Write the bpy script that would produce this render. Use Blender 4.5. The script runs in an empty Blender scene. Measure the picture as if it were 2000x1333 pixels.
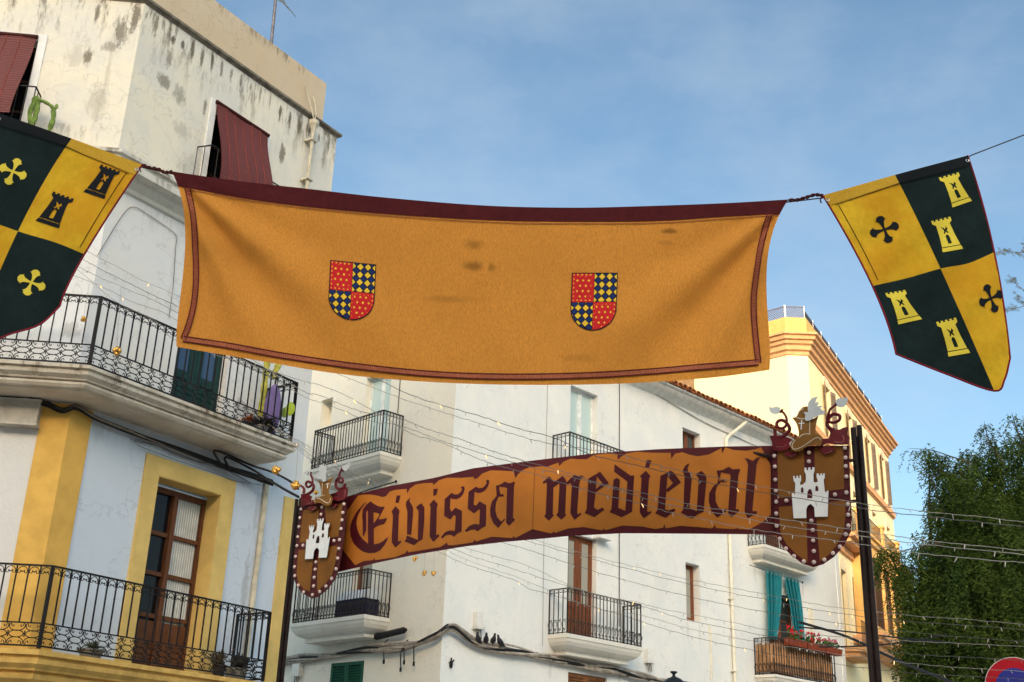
import bpy, math, random
from mathutils import Vector, Matrix
import numpy as np
random.seed(7)
SC=bpy.context.scene
COL=SC.collection
rad=math.radians
# ---------------------------------------------------------------- camera
W,H,F=2000.0,1333.0,2300.0
PIT=rad(21.7); ROL=rad(2.13); EYE=1.6
cp,sp,cr,sr=math.cos(PIT),math.sin(PIT),math.cos(ROL),math.sin(ROL)
R0=Vector((1,0,0)); U0=Vector((0,-sp,cp)); FW=Vector((0,cp,sp))
RX=R0*cr+U0*sr; UP=U0*cr-R0*sr
cam=bpy.data.cameras.new("camera"); camo=bpy.data.objects.new("camera",cam); COL.objects.link(camo)
cam.sensor_width=36; cam.lens=F/W*36; cam.clip_start=.1; cam.clip_end=2000
camo.matrix_world=Matrix(((RX.x,UP.x,-FW.x,0),(RX.y,UP.y,-FW.y,0),(RX.z,UP.z,-FW.z,EYE),(0,0,0,1)))
SC.camera=camo
# ---------------------------------------------------------------- sky, sun, exposure
SUN_EL=16.0; SUN_AZ=182.0; SKY_A=-.1; SKY_BOOST=7.4; SKY_TINT=(1.27,1.42,1.40)
wd=bpy.data.worlds.new("World"); SC.world=wd; wd.use_nodes=True
nt=wd.node_tree; bg=nt.nodes['Background']
sky=nt.nodes.new('ShaderNodeTexSky'); sky.sky_type='NISHITA'; sky.sun_disc=False
sky.sun_elevation=rad(SUN_EL); sky.sun_rotation=rad(SUN_AZ); sky.air_density=1.0; sky.dust_density=1.2; sky.ozone_density=1.6
hs=nt.nodes.new('ShaderNodeHueSaturation'); hs.inputs['Saturation'].default_value=1.0
nt.links.new(sky.outputs[0],hs.inputs['Color'])
def wn(k,op=None,**ins):
    n=nt.nodes.new(k)
    if op: n.operation=op
    for i,v in ins.items():
        i=int(i[1:])
        if isinstance(v,bpy.types.NodeSocket): nt.links.new(v,n.inputs[i])
        else: n.inputs[i].default_value=v
    return n
# warm boost added to the sky behind the viewer to brighten shaded walls; thin cirrus in the rest
gv=wn('ShaderNodeTexCoord').outputs['Generated']
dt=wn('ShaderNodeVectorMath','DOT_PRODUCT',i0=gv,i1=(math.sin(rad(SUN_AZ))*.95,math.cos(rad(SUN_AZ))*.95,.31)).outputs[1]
mr=wn('ShaderNodeMapRange',i0=dt,i1=SKY_A,i2=1.0,i3=0.0,i4=SKY_BOOST); mr.interpolation_type='SMOOTHSTEP'
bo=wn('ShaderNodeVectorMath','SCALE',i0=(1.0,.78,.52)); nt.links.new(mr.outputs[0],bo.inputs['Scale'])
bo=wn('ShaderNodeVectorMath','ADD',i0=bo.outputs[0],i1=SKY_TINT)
mpz=wn('ShaderNodeMapping',i0=gv,i3=(1.2,1.2,2.2)); cn=wn('ShaderNodeTexNoise',i0=mpz.outputs[0],i2=2.1,i3=7.0,i4=.6)
cm=wn('ShaderNodeMapRange',i0=cn.outputs[0],i1=.42,i2=.68,i3=.02,i4=.30); cm.interpolation_type='SMOOTHSTEP'
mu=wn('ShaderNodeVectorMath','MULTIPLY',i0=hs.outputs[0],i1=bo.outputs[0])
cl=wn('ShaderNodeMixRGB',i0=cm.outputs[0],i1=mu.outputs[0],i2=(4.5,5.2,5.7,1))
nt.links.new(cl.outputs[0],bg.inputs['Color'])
bg.inputs['Strength'].default_value=.15
sl=bpy.data.lights.new("sun",'SUN'); so=bpy.data.objects.new("sun",sl); COL.objects.link(so)
sl.energy=4.0; sl.angle=rad(.5); sl.color=(1,.80,.55)
a,e=rad(SUN_AZ),rad(SUN_EL)
so.rotation_euler=Vector((math.sin(a)*math.cos(e),math.cos(a)*math.cos(e),math.sin(e))).to_track_quat('Z','Y').to_euler()
so.location=(0,-20,40)
SC.view_settings.view_transform='Standard'; SC.view_settings.look='None'; SC.view_settings.gamma=1
SC.view_settings.exposure=0.0
SC.view_settings.use_curve_mapping=False
# ---------------------------------------------------------------- photo geometry -> world (measured once, used to place real planes)
def ray(px,py):
    a=(px-W/2)/F; b=-(py-H/2)/F
    r0=a*cr-b*sr; u0=a*sr+b*cr
    return Vector((r0,cp-u0*sp,sp+u0*cp))
EY=Vector((0,0,EYE))
def at_y(px,py,y):
    r=ray(px,py); return EY+r*(y/r.y)
def at_d(px,py,d):
    r=ray(px,py); return EY+r*(d/math.hypot(r.x,r.y))
def at_z(px,py,z):
    r=ray(px,py); return EY+r*((z-EYE)/r.z)
class Fac:
    "a vertical plane: origin o, running along azimuth az, outward normal on its right-hand side"
    def __init__(s,o,az,off=0.0):
        a=rad(az); s.d=Vector((math.sin(a),math.cos(a),0)); s.n=Vector((s.d.y,-s.d.x,0))
        s.o=Vector((o[0],o[1],0))+s.n*off
    def P(s,u,z,out=0.0): return s.o+s.d*u+s.n*out+Vector((0,0,z))
    def px(s,px,py,out=0.0):
        r=ray(px,py); o=s.o+s.n*out
        return EY+r*(o.dot(s.n)/r.dot(s.n))
    def uz(s,px,py,out=0.0):
        p=s.px(px,py,out); q=p-s.o; return q.dot(s.d),p.z
# ---------------------------------------------------------------- materials
def mk(name):
    m=bpy.data.materials.new(name); m.use_nodes=True; t=m.node_tree
    return m,t,t.nodes['Principled BSDF']
def nd(t,k,ins=None,**kw):
    n=t.nodes.new(k)
    for a,v in kw.items(): setattr(n,a,v)
    if ins:
        for a,v in ins.items():
            if hasattr(v,'is_output') or isinstance(v,bpy.types.NodeSocket): t.links.new(v,n.inputs[a])
            else: n.inputs[a].default_value=v
    return n
def c4(c): return (c[0],c[1],c[2],1)
def mix(t,fac,a,b,mode='MIX'):
    n=t.nodes.new('ShaderNodeMix'); n.data_type='RGBA'; n.blend_type=mode
    for i,v in ((0,fac),(6,a),(7,b)):
        if isinstance(v,bpy.types.NodeSocket): t.links.new(v,n.inputs[i])
        else: n.inputs[i].default_value=v if i==0 else c4(v)
    return n.outputs[2]
def noise(t,scale,stretch=(1,1,1),detail=5,rough=.6,off=(0,0,0)):
    g=nd(t,'ShaderNodeNewGeometry')
    mp=nd(t,'ShaderNodeMapping',{'Vector':g.outputs['Position'],'Scale':stretch,'Location':off})
    return nd(t,'ShaderNodeTexNoise',{'Vector':mp.outputs[0],'Scale':scale,'Detail':detail,'Roughness':rough}).outputs[0]
def ramp(t,v,a,b,lo=0.0,hi=1.0):
    n=nd(t,'ShaderNodeMapRange',{0:v,1:a,2:b,3:lo,4:hi}); n.interpolation_type='SMOOTHSTEP'; return n.outputs[0]
def math_(t,op,a,b=0.0):
    return nd(t,'ShaderNodeMath',{0:a,1:b},operation=op).outputs[0]
def bump(t,bs,h,strength=.3,dist=.02):
    b=nd(t,'ShaderNodeBump',{'Height':h,'Strength':strength,'Distance':dist}); t.links.new(b.outputs[0],bs.inputs['Normal'])
def simple(name,col,rough=.6,metal=0.0,var=.15,scale=6.0,bmp=.15,spec=.14,stretch=(1,1,1),bd=.01,emit=None,sub=None):
    m,t,bs=mk(name)
    n=noise(t,scale,stretch)
    dk=tuple(c*(1-var) for c in col); lt=tuple(min(1,c*(1+var)) for c in col)
    t.links.new(mix(t,ramp(t,n,.3,.7),dk,lt),bs.inputs['Base Color'])
    bs.inputs['Roughness'].default_value=rough; bs.inputs['Metallic'].default_value=metal
    bs.inputs['Specular IOR Level'].default_value=spec
    if bmp: bump(t,bs,noise(t,scale*6,stretch),bmp,bd)
    if emit: bs.inputs['Emission Color'].default_value=c4(emit[0]); bs.inputs['Emission Strength'].default_value=emit[1]
    return m
def plaster(name,a,b,dirt=(.16,.13,.09),streak=.4,spots=(),bands=(),rough=.85,patch=.5,fade=None):
    "painted render: two tones, rain streaks, placed mould stains, hairline cracks"
    m,t,bs=mk(name)
    col=mix(t,math_(t,'MULTIPLY',ramp(t,noise(t,.9,detail=6,rough=.65),.35,.65),patch),a,b)
    col=mix(t,math_(t,'MULTIPLY',ramp(t,noise(t,9,detail=8,rough=.75),.45,.8),.22),col,tuple(c*.72 for c in a))
    st=math_(t,'MULTIPLY',ramp(t,noise(t,1.0,(3.2,3.2,.22),detail=6,rough=.7),.56,.78),streak)
    col=mix(t,st,col,tuple(c*.45+d*.35 for c,d in zip(a,dirt)))
    g=nd(t,'ShaderNodeNewGeometry').outputs['Position']
    for z0,dz,amt in bands:      # grime hanging below ledges: strongest at z0, fading dz below
        sx=nd(t,'ShaderNodeSeparateXYZ',{0:g}).outputs[2]
        up=ramp(t,sx,z0+.02,z0+.04,1,0); lo=ramp(t,sx,z0-dz,z0,0,1)
        nn=ramp(t,noise(t,2.0,(2.6,2.6,.5),detail=9,rough=.75),.50,.64)
        k=math_(t,'MULTIPLY',math_(t,'MULTIPLY',up,lo),math_(t,'MULTIPLY',nn,amt))
        col=mix(t,k,col,dirt)
    for p,rx,rz,amt in spots:
        mp=nd(t,'ShaderNodeMapping',{'Vector':g,'Location':(-p[0]/rx,-p[1]/rx,-p[2]/rz),'Scale':(1/rx,1/rx,1/rz)})
        ds=nd(t,'ShaderNodeVectorMath',{0:mp.outputs[0]},operation='LENGTH').outputs[1]
        k=ramp(t,math_(t,'ADD',ds,math_(t,'MULTIPLY',noise(t,11,(1,1,.40),detail=10,rough=.88),3.0)),1.85,2.2,amt,0)
        col=mix(t,k,col,dirt)
    vo=nd(t,'ShaderNodeTexVoronoi',{'Vector':nd(t,'ShaderNodeMixRGB',{0:.85,1:g,2:nd(t,'ShaderNodeTexNoise',{'Vector':g,'Scale':1.5,'Detail':5}).outputs[1]}).outputs[0],'Scale':1.1},feature='DISTANCE_TO_EDGE').outputs[0]
    col=mix(t,math_(t,'MULTIPLY',ramp(t,vo,0,.008,1,0),.28),col,tuple(c*.4 for c in a))
    t.links.new(col,bs.inputs['Base Color']); bs.inputs['Roughness'].default_value=rough
    bs.inputs['Specular IOR Level'].default_value=.25
    bump(t,bs,math_(t,'ADD',noise(t,2.2,detail=6),math_(t,'MULTIPLY',noise(t,26,detail=6),.25)),.45,.035)
    return m
def cloth(name,col,var=.1,trans=.25,rib=(1,1,1),stains=(),sheen=.0,scale=60,vs=1.3,alt=None):
    m,t,bs=mk(name)
    n=noise(t,scale,rib,detail=4); c=mix(t,ramp(t,n,.3,.7),tuple(x*(1-var) for x in col),tuple(min(1,x*(1+var)) for x in col))
    c=mix(t,math_(t,'MULTIPLY',ramp(t,noise(t,vs,detail=4),.35,.7),.35 if alt is None else .6),c,tuple(x*.8 for x in col) if alt is None else alt)
    g=nd(t,'ShaderNodeNewGeometry').outputs['Position']
    for p,r,rz,amt in stains:
        mp=nd(t,'ShaderNodeMapping',{'Vector':g,'Location':(-p[0]/r,-p[1]/.5,-p[2]/rz),'Scale':(1/r,1/.5,1/rz)})
        ds=nd(t,'ShaderNodeVectorMath',{0:mp.outputs[0]},operation='LENGTH').outputs[1]
        c=mix(t,ramp(t,math_(t,'ADD',ds,noise(t,14,detail=6)),.7,1.45,amt,0),c,tuple(x*.35 for x in col))
    t.links.new(c,bs.inputs['Base Color']); bs.inputs['Roughness'].default_value=.9; bs.inputs['Specular IOR Level'].default_value=.15
    b1=nd(t,'ShaderNodeBump',{'Height':noise(t,3.2,(1.6,1.6,.8),detail=4,rough=.5),'Strength':.55,'Distance':.05}); b2=nd(t,'ShaderNodeBump',{'Height':n,'Strength':.35,'Distance':.004,'Normal':b1.outputs[0]}); t.links.new(b2.outputs[0],bs.inputs['Normal'])
    tr=nd(t,'ShaderNodeBsdfTranslucent',{'Color':c}); mx=nd(t,'ShaderNodeMixShader',{0:trans,1:bs.outputs[0],2:tr.outputs[0]})
    t.links.new(mx.outputs[0],t.nodes['Material Output'].inputs['Surface'])
    return m
def striped(name,a,b,freq,rough=.7,axis='Z',vert=None):
    "fine slats across one world axis"
    m,t,bs=mk(name)
    g=nd(t,'ShaderNodeNewGeometry').outputs['Position']
    w=nd(t,'ShaderNodeTexWave',{'Vector':g,'Scale':freq,'Distortion':.3,'Detail':1.0},wave_type='BANDS',bands_direction=axis).outputs[1]
    c=mix(t,ramp(t,w,.15,.6),b,a); c=mix(t,math_(t,'MULTIPLY',ramp(t,noise(t,3,(1,1,.4)),.35,.7),.3),c,tuple(x*.6 for x in a))
    t.links.new(c,bs.inputs['Base Color']); bs.inputs['Roughness'].default_value=rough
    bump(t,bs,w,.6,.01); return m
def glass(name,col=(.02,.025,.03),rough=.06):
    m,t,bs=mk(name); bs.inputs['Base Color'].default_value=c4(col); bs.inputs['Roughness'].default_value=rough
    bs.inputs['Specular IOR Level'].default_value=.3; bump(t,bs,noise(t,3),.05,.01); return m
# ---------------------------------------------------------------- mesh builder
class MB:
    def __init__(s): s.v=[]; s.f=[]; s.m=[]; s.cm=0
    def add(s,vs,fs):
        b=len(s.v); s.v+= [tuple(v) for v in vs]; s.f+=[tuple(b+i for i in f) for f in fs]; s.m+=[s.cm]*len(fs)
    def quad(s,a,b,c,d): s.add([a,b,c,d],[(0,1,2,3)])
    def box(s,o,x,y,z):
        o,x,y,z=Vector(o),Vector(x),Vector(y),Vector(z)
        vs=[o,o+x,o+x+y,o+y,o+z,o+x+z,o+x+y+z,o+y+z]
        s.add(vs,[(0,3,2,1),(4,5,6,7),(0,1,5,4),(1,2,6,5),(2,3,7,6),(3,0,4,7)])
    def fbox(s,fc,u0,u1,z0,z1,o0,o1):
        s.box(fc.P(u0,z0,o0),fc.d*(u1-u0),fc.n*(o1-o0),Vector((0,0,z1-z0)))
    def tube(s,pts,r,n=6,r1=None,cap=True,flat=1.0):
        pts=[Vector(p) for p in pts]; k=len(pts)
        if k<2: return
        vs=[]; up=None
        for i,p in enumerate(pts):
            tg=(pts[min(i+1,k-1)]-pts[max(i-1,0)])
            if tg.length<1e-9: tg=Vector((0,0,1))
            tg.normalize()
            if up is None:
                up=Vector((0,0,1)) if abs(tg.z)<.9 else Vector((0,1,0))
            a=tg.cross(up)
            if a.length<1e-6: a=tg.cross(Vector((1,0,0)))
            a.normalize(); b=a.cross(tg).normalized(); up=b
            rr=(r if r1 is None else r+(r1-r)*i/(k-1)) if not isinstance(r,(list,tuple)) else r[i]
            for j in range(n):
                q=2*math.pi*(j+.5)/n; vs.append(p+a*(math.cos(q)*rr)+b*(math.sin(q)*rr*flat))
        fs=[(i*n+j,i*n+(j+1)%n,(i+1)*n+(j+1)%n,(i+1)*n+j) for i in range(k-1) for j in range(n)]
        if cap: fs+= [tuple(range(n-1,-1,-1)),tuple((k-1)*n+j for j in range(n))]
        s.add(vs,fs)
    def prism(s,front,back):
        n=len(front); s.add(list(front)+list(back),[tuple(range(n)),tuple(range(2*n-1,n-1,-1))]+[(i,i+n,(i+1)%n+n,(i+1)%n) for i in range(n)])
    def loft(s,rings,close=True,caps=True):
        n=len(rings[0]); vs=[p for r in rings for p in r]; fs=[]
        for i in range(len(rings)-1):
            for j in range(n if close else n-1):
                fs.append((i*n+j,i*n+(j+1)%n,(i+1)*n+(j+1)%n,(i+1)*n+j))
        if caps: fs+=[tuple(range(n-1,-1,-1)),tuple((len(rings)-1)*n+j for j in range(n))]
        s.add(vs,fs)
    def lathe(s,c,prof,n=16,axis=None):
        c=Vector(c); rings=[[c+Vector((math.cos(2*math.pi*j/n)*r,math.sin(2*math.pi*j/n)*r,z)) for j in range(n)] for r,z in prof]
        s.loft(rings)
    def ball(s,c,r,n=8,m=5,sc=(1,1,1)):
        c=Vector(c); s.loft([[c+Vector((math.cos(2*math.pi*j/n)*math.sin(math.pi*(i+.02)/(m+.04))*r*sc[0],math.sin(2*math.pi*j/n)*math.sin(math.pi*(i+.02)/(m+.04))*r*sc[1],-math.cos(math.pi*(i+.02)/(m+.04))*r*sc[2])) for j in range(n)] for i in range(m+1)])
ORG={}
def rootloc(o):
    while o is not None:
        if o.name in ORG: return ORG[o.name]
        o=o.parent
    return Vector((0,0,0))
def build(mb,name,mats,parent=None,loc=None,smooth=False,label=None,cat=None,group=None,kind=None):
    me=bpy.data.meshes.new(name)
    if parent is None:
        L=Vector(loc) if loc is not None else Vector(min(mb.v,key=lambda v:v[2])) if mb.v else Vector()
    else: L=rootloc(parent)
    me.from_pydata([(v[0]-L[0],v[1]-L[1],v[2]-L[2]) for v in mb.v],[],mb.f)
    if not isinstance(mats,(list,tuple)): mats=[mats]
    for m in mats: me.materials.append(m)
    me.polygons.foreach_set('material_index',mb.m)
    if smooth: me.polygons.foreach_set('use_smooth',[True]*len(mb.f))
    me.update()
    if smooth:
        try: me.set_sharp_from_angle(angle=rad(40))
        except Exception: pass
    o=bpy.data.objects.new(name,me); COL.objects.link(o)
    if parent is None: o.location=L; ORG[o.name]=L
    else: o.parent=parent
    tag(o,label,cat,group,kind)
    return o
def tag(o,label=None,cat=None,group=None,kind=None):
    if label: o['label']=label
    if cat: o['category']=cat
    if group: o['group']=group
    if kind: o['kind']=kind
def thing(name,loc,label,cat,group=None,kind=None):
    o=bpy.data.objects.new(name,None); COL.objects.link(o); o.location=Vector(loc); o.empty_display_size=.2
    ORG[o.name]=Vector(loc); tag(o,label,cat,group,kind); return o
def spl(pts,n=8):
    "Catmull-Rom through points"
    P=[Vector(p) for p in pts]; out=[]
    for i in range(len(P)-1):
        a=P[i-1] if i else P[0]*2-P[1]; b=P[i]; c=P[i+1]; d=P[i+2] if i+2<len(P) else P[-1]*2-P[-2]
        for k in range(n):
            t=k/n; out.append(.5*((2*b)+(c-a)*t+(2*a-5*b+4*c-d)*t*t+(3*b-a-3*c+d)*t**3))
    out.append(P[-1]); return out
# ---------------------------------------------------------------- shared materials
IRON=simple('black_iron',(.018,.017,.018),.5,.3,bmp=.1)
BLACK=simple('black_rubber',(.02,.02,.021),.6,bmp=.1)
RUSTIRON=simple('weathered_iron',(.045,.038,.036),.6,.3,bmp=.2)
# ================================================================ SETTING
def ground():
    mb=MB(); mb.quad((-600,-600,0),(600,-600,0),(600,900,0),(-600,900,0))
    m,t,bs=mk('stone_paving')
    g=nd(t,'ShaderNodeNewGeometry').outputs['Position']
    b=nd(t,'ShaderNodeTexBrick',{'Vector':g,'Color1':(.42,.38,.33,1),'Color2':(.34,.31,.27,1),'Mortar':(.15,.13,.11,1),'Scale':1.0,'Mortar Size':.012,'Brick Width':.8,'Row Height':.4})
    t.links.new(mix(t,ramp(t,noise(t,.6),.3,.7),b.outputs[0],(.30,.27,.24)),bs.inputs['Base Color']); bs.inputs['Roughness'].default_value=.8
    bump(t,bs,b.outputs[1],.3,.01)
    build(mb,'ground',m,kind='structure',loc=(0,0,0))
    # unseen castle ridge added behind the viewer, its height set to shade the square
    mb=MB(); xs=[-420+20*i for i in range(43)]; ys=[-330+15*i for i in range(20)]
    rows=[]
    for y in ys:
        r=[]
        for x in xs:
            k=max(0,1-abs((y+165)/ (150.0)));  k=k*k*(3-2*k)
            top=HILL+1.2*math.sin(x*.11)+.8*math.sin(x*.31+1)
            s=max(0.0,min(1.0,(420-abs(x))/140)); z=(top*s*k) if k<.999 else top*s
            r.append((x,y,z if abs(y+165)>8 else top*s))
        rows.append(r)
    n=len(xs); mb.add([p for r in rows for p in r],[(i*n+j,i*n+j+1,(i+1)*n+j+1,(i+1)*n+j) for i in range(len(ys)-1) for j in range(n-1)])
    build(mb,'shadow_hill',simple('dry_hillside',(.30,.27,.18),.95,scale=.05,bmp=.3,var=.3),kind='structure',loc=(0,-165,0))
SHZ=13.45; HILL=SHZ+(165+32)*math.tan(rad(SUN_EL))
ground()
# ================================================================ wall helper
def wall(mb,fc,u0,u1,z0,z1,holes=(),out=0.0,depth=.25,mo=None):
    us=sorted({u0,u1}|{h[0] for h in holes}|{h[1] for h in holes}); zs=sorted({z0,z1}|{h[2] for h in holes}|{h[3] for h in holes})
    us=[u for u in us if u0<=u<=u1]; zs=[z for z in zs if z0<=z<=z1]
    for i in range(len(us)-1):
        for j in range(len(zs)-1):
            cu,cz=(us[i]+us[i+1])/2,(zs[j]+zs[j+1])/2
            if any(h[0]<cu<h[1] and h[2]<cz<h[3] for h in holes): continue
            mb.quad(fc.P(us[i],zs[j],out),fc.P(us[i+1],zs[j],out),fc.P(us[i+1],zs[j+1],out),fc.P(us[i],zs[j+1],out))
    for h in holes:
        a,b,c,d=h[:4]; dp=h[4] if len(h)>4 else depth
        P=fc.P; i,o=out-dp,out
        mb.quad(P(a,c,o),P(a,d,o),P(a,d,i),P(a,c,i)); mb.quad(P(b,c,o),P(b,c,i),P(b,d,i),P(b,d,o))
        mb.quad(P(a,d,o),P(b,d,o),P(b,d,i),P(a,d,i)); mb.quad(P(a,c,o),P(a,c,i),P(b,c,i),P(b,c,o))
def leaf(fc,u0,u1,z0,z1,out,frame,gl,parent,name='door',rows=(.0,.33,.34,1),st=.09,panel=.32,pane_rows=3,curtain=None,split=True,lbl=None):
    "a pair of timber leaves with glazed upper part; glass is a sub-part"
    mb=MB(); g=MB(); n=2 if split else 1; w=(u1-u0)/n; h=z1-z0
    for k in range(n):
        a,b=u0+k*w+.004,u0+(k+1)*w-.004; zp=z0+h*panel
        mb.fbox(fc,a,a+st,z0,z1,out-.05,out); mb.fbox(fc,b-st,b,z0,z1,out-.05,out)
        mb.fbox(fc,a+st,b-st,z1-st,z1,out-.05,out-.003); mb.fbox(fc,a+st,b-st,z0,z0+st,out-.05,out-.003)
        if panel>0:
            mb.fbox(fc,a+st,b-st,zp-st*.5,zp+st*.5,out-.05,out-.003); mb.fbox(fc,a+st,b-st,z0+st,zp-st*.5,out-.045,out-.02)
            mb.fbox(fc,a+st*1.6,b-st*1.6,z0+st*1.6,zp-st*1.1,out-.02,out-.008); zz=zp+st*.5
        else: zz=z0+st
        for r in range(1,pane_rows):
            zr=zz+(z1-st-zz)*r/pane_rows; mb.fbox(fc,a+st,b-st,zr-.018,zr+.018,out-.04,out-.01)
        g.fbox(fc,a+st,b-st,zz,z1-st,out-.032,out-.024)
    o=build(mb,name,frame,parent,label=lbl); build(g,'pane',gl,o); return o
def shutters(fc,u0,u1,z0,z1,out,mat,parent,n=None,name='shutter',split=True):
    mb=MB(); k=2 if split else 1; w=(u1-u0)/k
    bk=MB(); bk.fbox(fc,u0+.01,u1-.01,z0+.01,z1-.01,out-.07,out-.05); build(bk,'shutter_dark_sheet',BLACK,parent)  # added black sheet stands in for the unlit room behind the slats
    for i in range(k):
        a,b=u0+i*w+.005,u0+(i+1)*w-.005
        mb.fbox(fc,a,a+.07,z0,z1,out-.04,out); mb.fbox(fc,b-.07,b,z0,z1,out-.04,out); mb.fbox(fc,a+.07,b-.07,z1-.08,z1,out-.04,out-.003); mb.fbox(fc,a+.07,b-.07,z0,z0+.08,out-.04,out-.003)
        q=z0+.1
        while q<z1-.1:
            mb.add([fc.P(a+.07,q,out-.005),fc.P(b-.07,q,out-.005),fc.P(b-.07,q+.045,out-.035),fc.P(a+.07,q+.045,out-.035),fc.P(a+.07,q-.008,out-.01),fc.P(b-.07,q-.008,out-.01),fc.P(b-.07,q+.037,out-.04),fc.P(a+.07,q+.037,out-.04)],[(0,1,2,3),(7,6,5,4),(0,4,5,1),(3,2,6,7)]); q+=.06
    return build(mb,name,mat,parent)
# ---------------------------------------------------------------- railings
def arc2(cx,cz,rx,rz,a0,a1,n=8): return [(cx+rx*math.cos(rad(a0+(a1-a0)*i/n)),cz+rz*math.sin(rad(a0+(a1-a0)*i/n))) for i in range(n+1)]
def railing(path,z0,h,style,parent,mat,sp_=.13,r=.008,name='railing',top=.02,sides=4):
    mb=MB()
    path=[Vector((p[0],p[1],0)) for p in path]
    for i in range(len(path)-1):
        a,b=path[i],path[i+1]; L=(b-a).length; d=(b-a)/L; nn=Vector((d.y,-d.x,0))
        def P(s,z,o=0.0): return a+d*s+nn*o+Vector((0,0,z))
        def bar(s0,s1,z,hw,hh): mb.box(P(s0,z-hh,-hw),d*(s1-s0),nn*(2*hw),Vector((0,0,2*hh)))
        bar(-.01,L+.01,z0+h,top,.010)
        bar(0,L,z0+.03,.010,.010)
        n=max(1,round(L/sp_)); s_=L/n
        if style=='A':
            zm=z0+.30*h; zt=z0+h-.10
            bar(0,L,zm,.009,.008)
            for k in range(n+1):
                th=.019 if k in(0,n) else r
                mb.box(P(k*s_-th,(z0 if th>.015 else zm),-th),d*(2*th),nn*(2*th),Vector((0,0,z0+h-(z0 if th>.015 else zm))))
                if k<n:
                    c=(k+.5)*s_
                    q=arc2(c,zt+.02,s_*.40,.058,-20,200,8); q=[(c+s_*.14,zt+.03),(c+s_*.22,zt+.0)]+q+[(c-s_*.22,zt+.0),(c-s_*.14,zt+.03)]
                    mb.tube([P(x,z) for x,z in q],.0065,3,cap=False)
                    mb.tube([P(c-s_*.20,zt+.03),P(c,zt+.012),P(c+s_*.20,zt+.03)],.0085,3,cap=False)
            m=max(1,round(L/.20)); w=L/m; hh=.30*h-.03; b0=z0+.03
            for k in range(m):
                c=(k+.5)*w; R=w*.47
                # upper U with curled ends
                q=[(c-R*.42,b0+hh*.90),(c-R*.50,b0+hh*.80),(c-R*.72,b0+hh*.84),(c-R*.80,b0+hh*.95),(c-R,b0+hh*.92)]
                u=q+arc2(c,b0+hh*.84,R,hh*.20,180,360,10)+[(2*c-x,z) for x,z in q[::-1]]
                mb.tube([P(x,z) for x,z in u],.0072,3,cap=False)
                l=[(x,2*b0+hh-z) for x,z in u]
                mb.tube([P(x,z) for x,z in l],.0072,3,cap=False)
                mb.tube([P(x,z) for x,z in arc2(c,b0+hh*.5,R*.92,hh*.15,0,360,14)],.0072,3,cap=False)
                mb.tube([P(c+w/2,b0+hh*.36),P(c+w/2,b0+hh*.64)],.009,3,cap=False)
        else:
            bh=.30*h; zt=z0+h-.09
            bar(0,L,zt,.006,.005)
            for k in range(n+1):
                th=.013 if k in(0,n) else r
                mb.box(P(k*s_-th,z0,-th),d*(2*th),nn*(2*th),Vector((0,0,h)))
                if k<n:
                    c=(k+.5)*s_
                    mb.tube([P(x,z) for x,z in arc2(c,zt+.04,s_*.3,.03,0,360,8)],.005,3,cap=False)
                    for sg in (1,-1):   # belly scrolls bulging outwards
                        q=[]
                        for j in range(15):
                            f=j/14; an=f*2*math.pi*1.25; rr=.035*(1-f*.7)
                            q.append(P(c+sg*(.018+rr*math.cos(an)*.8),z0+bh*.26+rr*math.sin(an),.045*math.sin(math.pi*.3)))
                        mb.tube(q,.005,3,cap=False)
                        q=[P(c+sg*s_*.45*math.sin(math.pi*f),z0+.03+bh*(.2+.8*f),.05*math.sin(math.pi*f)) for f in [j/8 for j in range(9)]]
                        q+= [P(c+sg*(.026*math.cos(an)-.0),z0+bh-.02+.026*math.sin(an),.01) for an in [j*.7 for j in range(8)]]
                        mb.tube(q,.0055,3,cap=False)
    return build(mb,name,mat,parent)
def slab(mb,ring,secs):
    "ring(inset)->plan points; secs = [(inset,z)...] from top to bottom"
    mb.loft([[Vector((p[0],p[1],z)) for p in ring(s)] for s,z in secs])
def straight_balcony(fc,u0,u1,D,ztop,secs,parent,slabmat,railmat,style,h=1.0,sp_=.13,r=.008,inset=.04,label=None,ret=True):
    def ring(s): return [fc.P(u0+s,0,-.02),fc.P(u0+s,0,D-s),fc.P(u1-s,0,D-s),fc.P(u1-s,0,-.02)]
    mb=MB(); slab(mb,ring,[(s,ztop+z) for s,z in secs]); b=build(mb,'balcony',slabmat,parent,label=label)
    p=[fc.P(u0+inset,0,.01),fc.P(u0+inset,0,D-inset),fc.P(u1-inset,0,D-inset),fc.P(u1-inset,0,.01)]
    railing(p,ztop,h,style,b,railmat,sp_,r); return b
def frame_box(mb,fc,u0,u1,z0,z1,w,o0,o1,bottom=False):
    mb.fbox(fc,u0-w,u0,z0,z1,o0,o1); mb.fbox(fc,u1,u1+w,z0,z1,o0,o1); mb.fbox(fc,u0-w,u1+w,z1,z1+w,o0,o1)
    if bottom: mb.fbox(fc,u0-w,u1+w,z0-w,z0,o0,o1)
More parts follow.
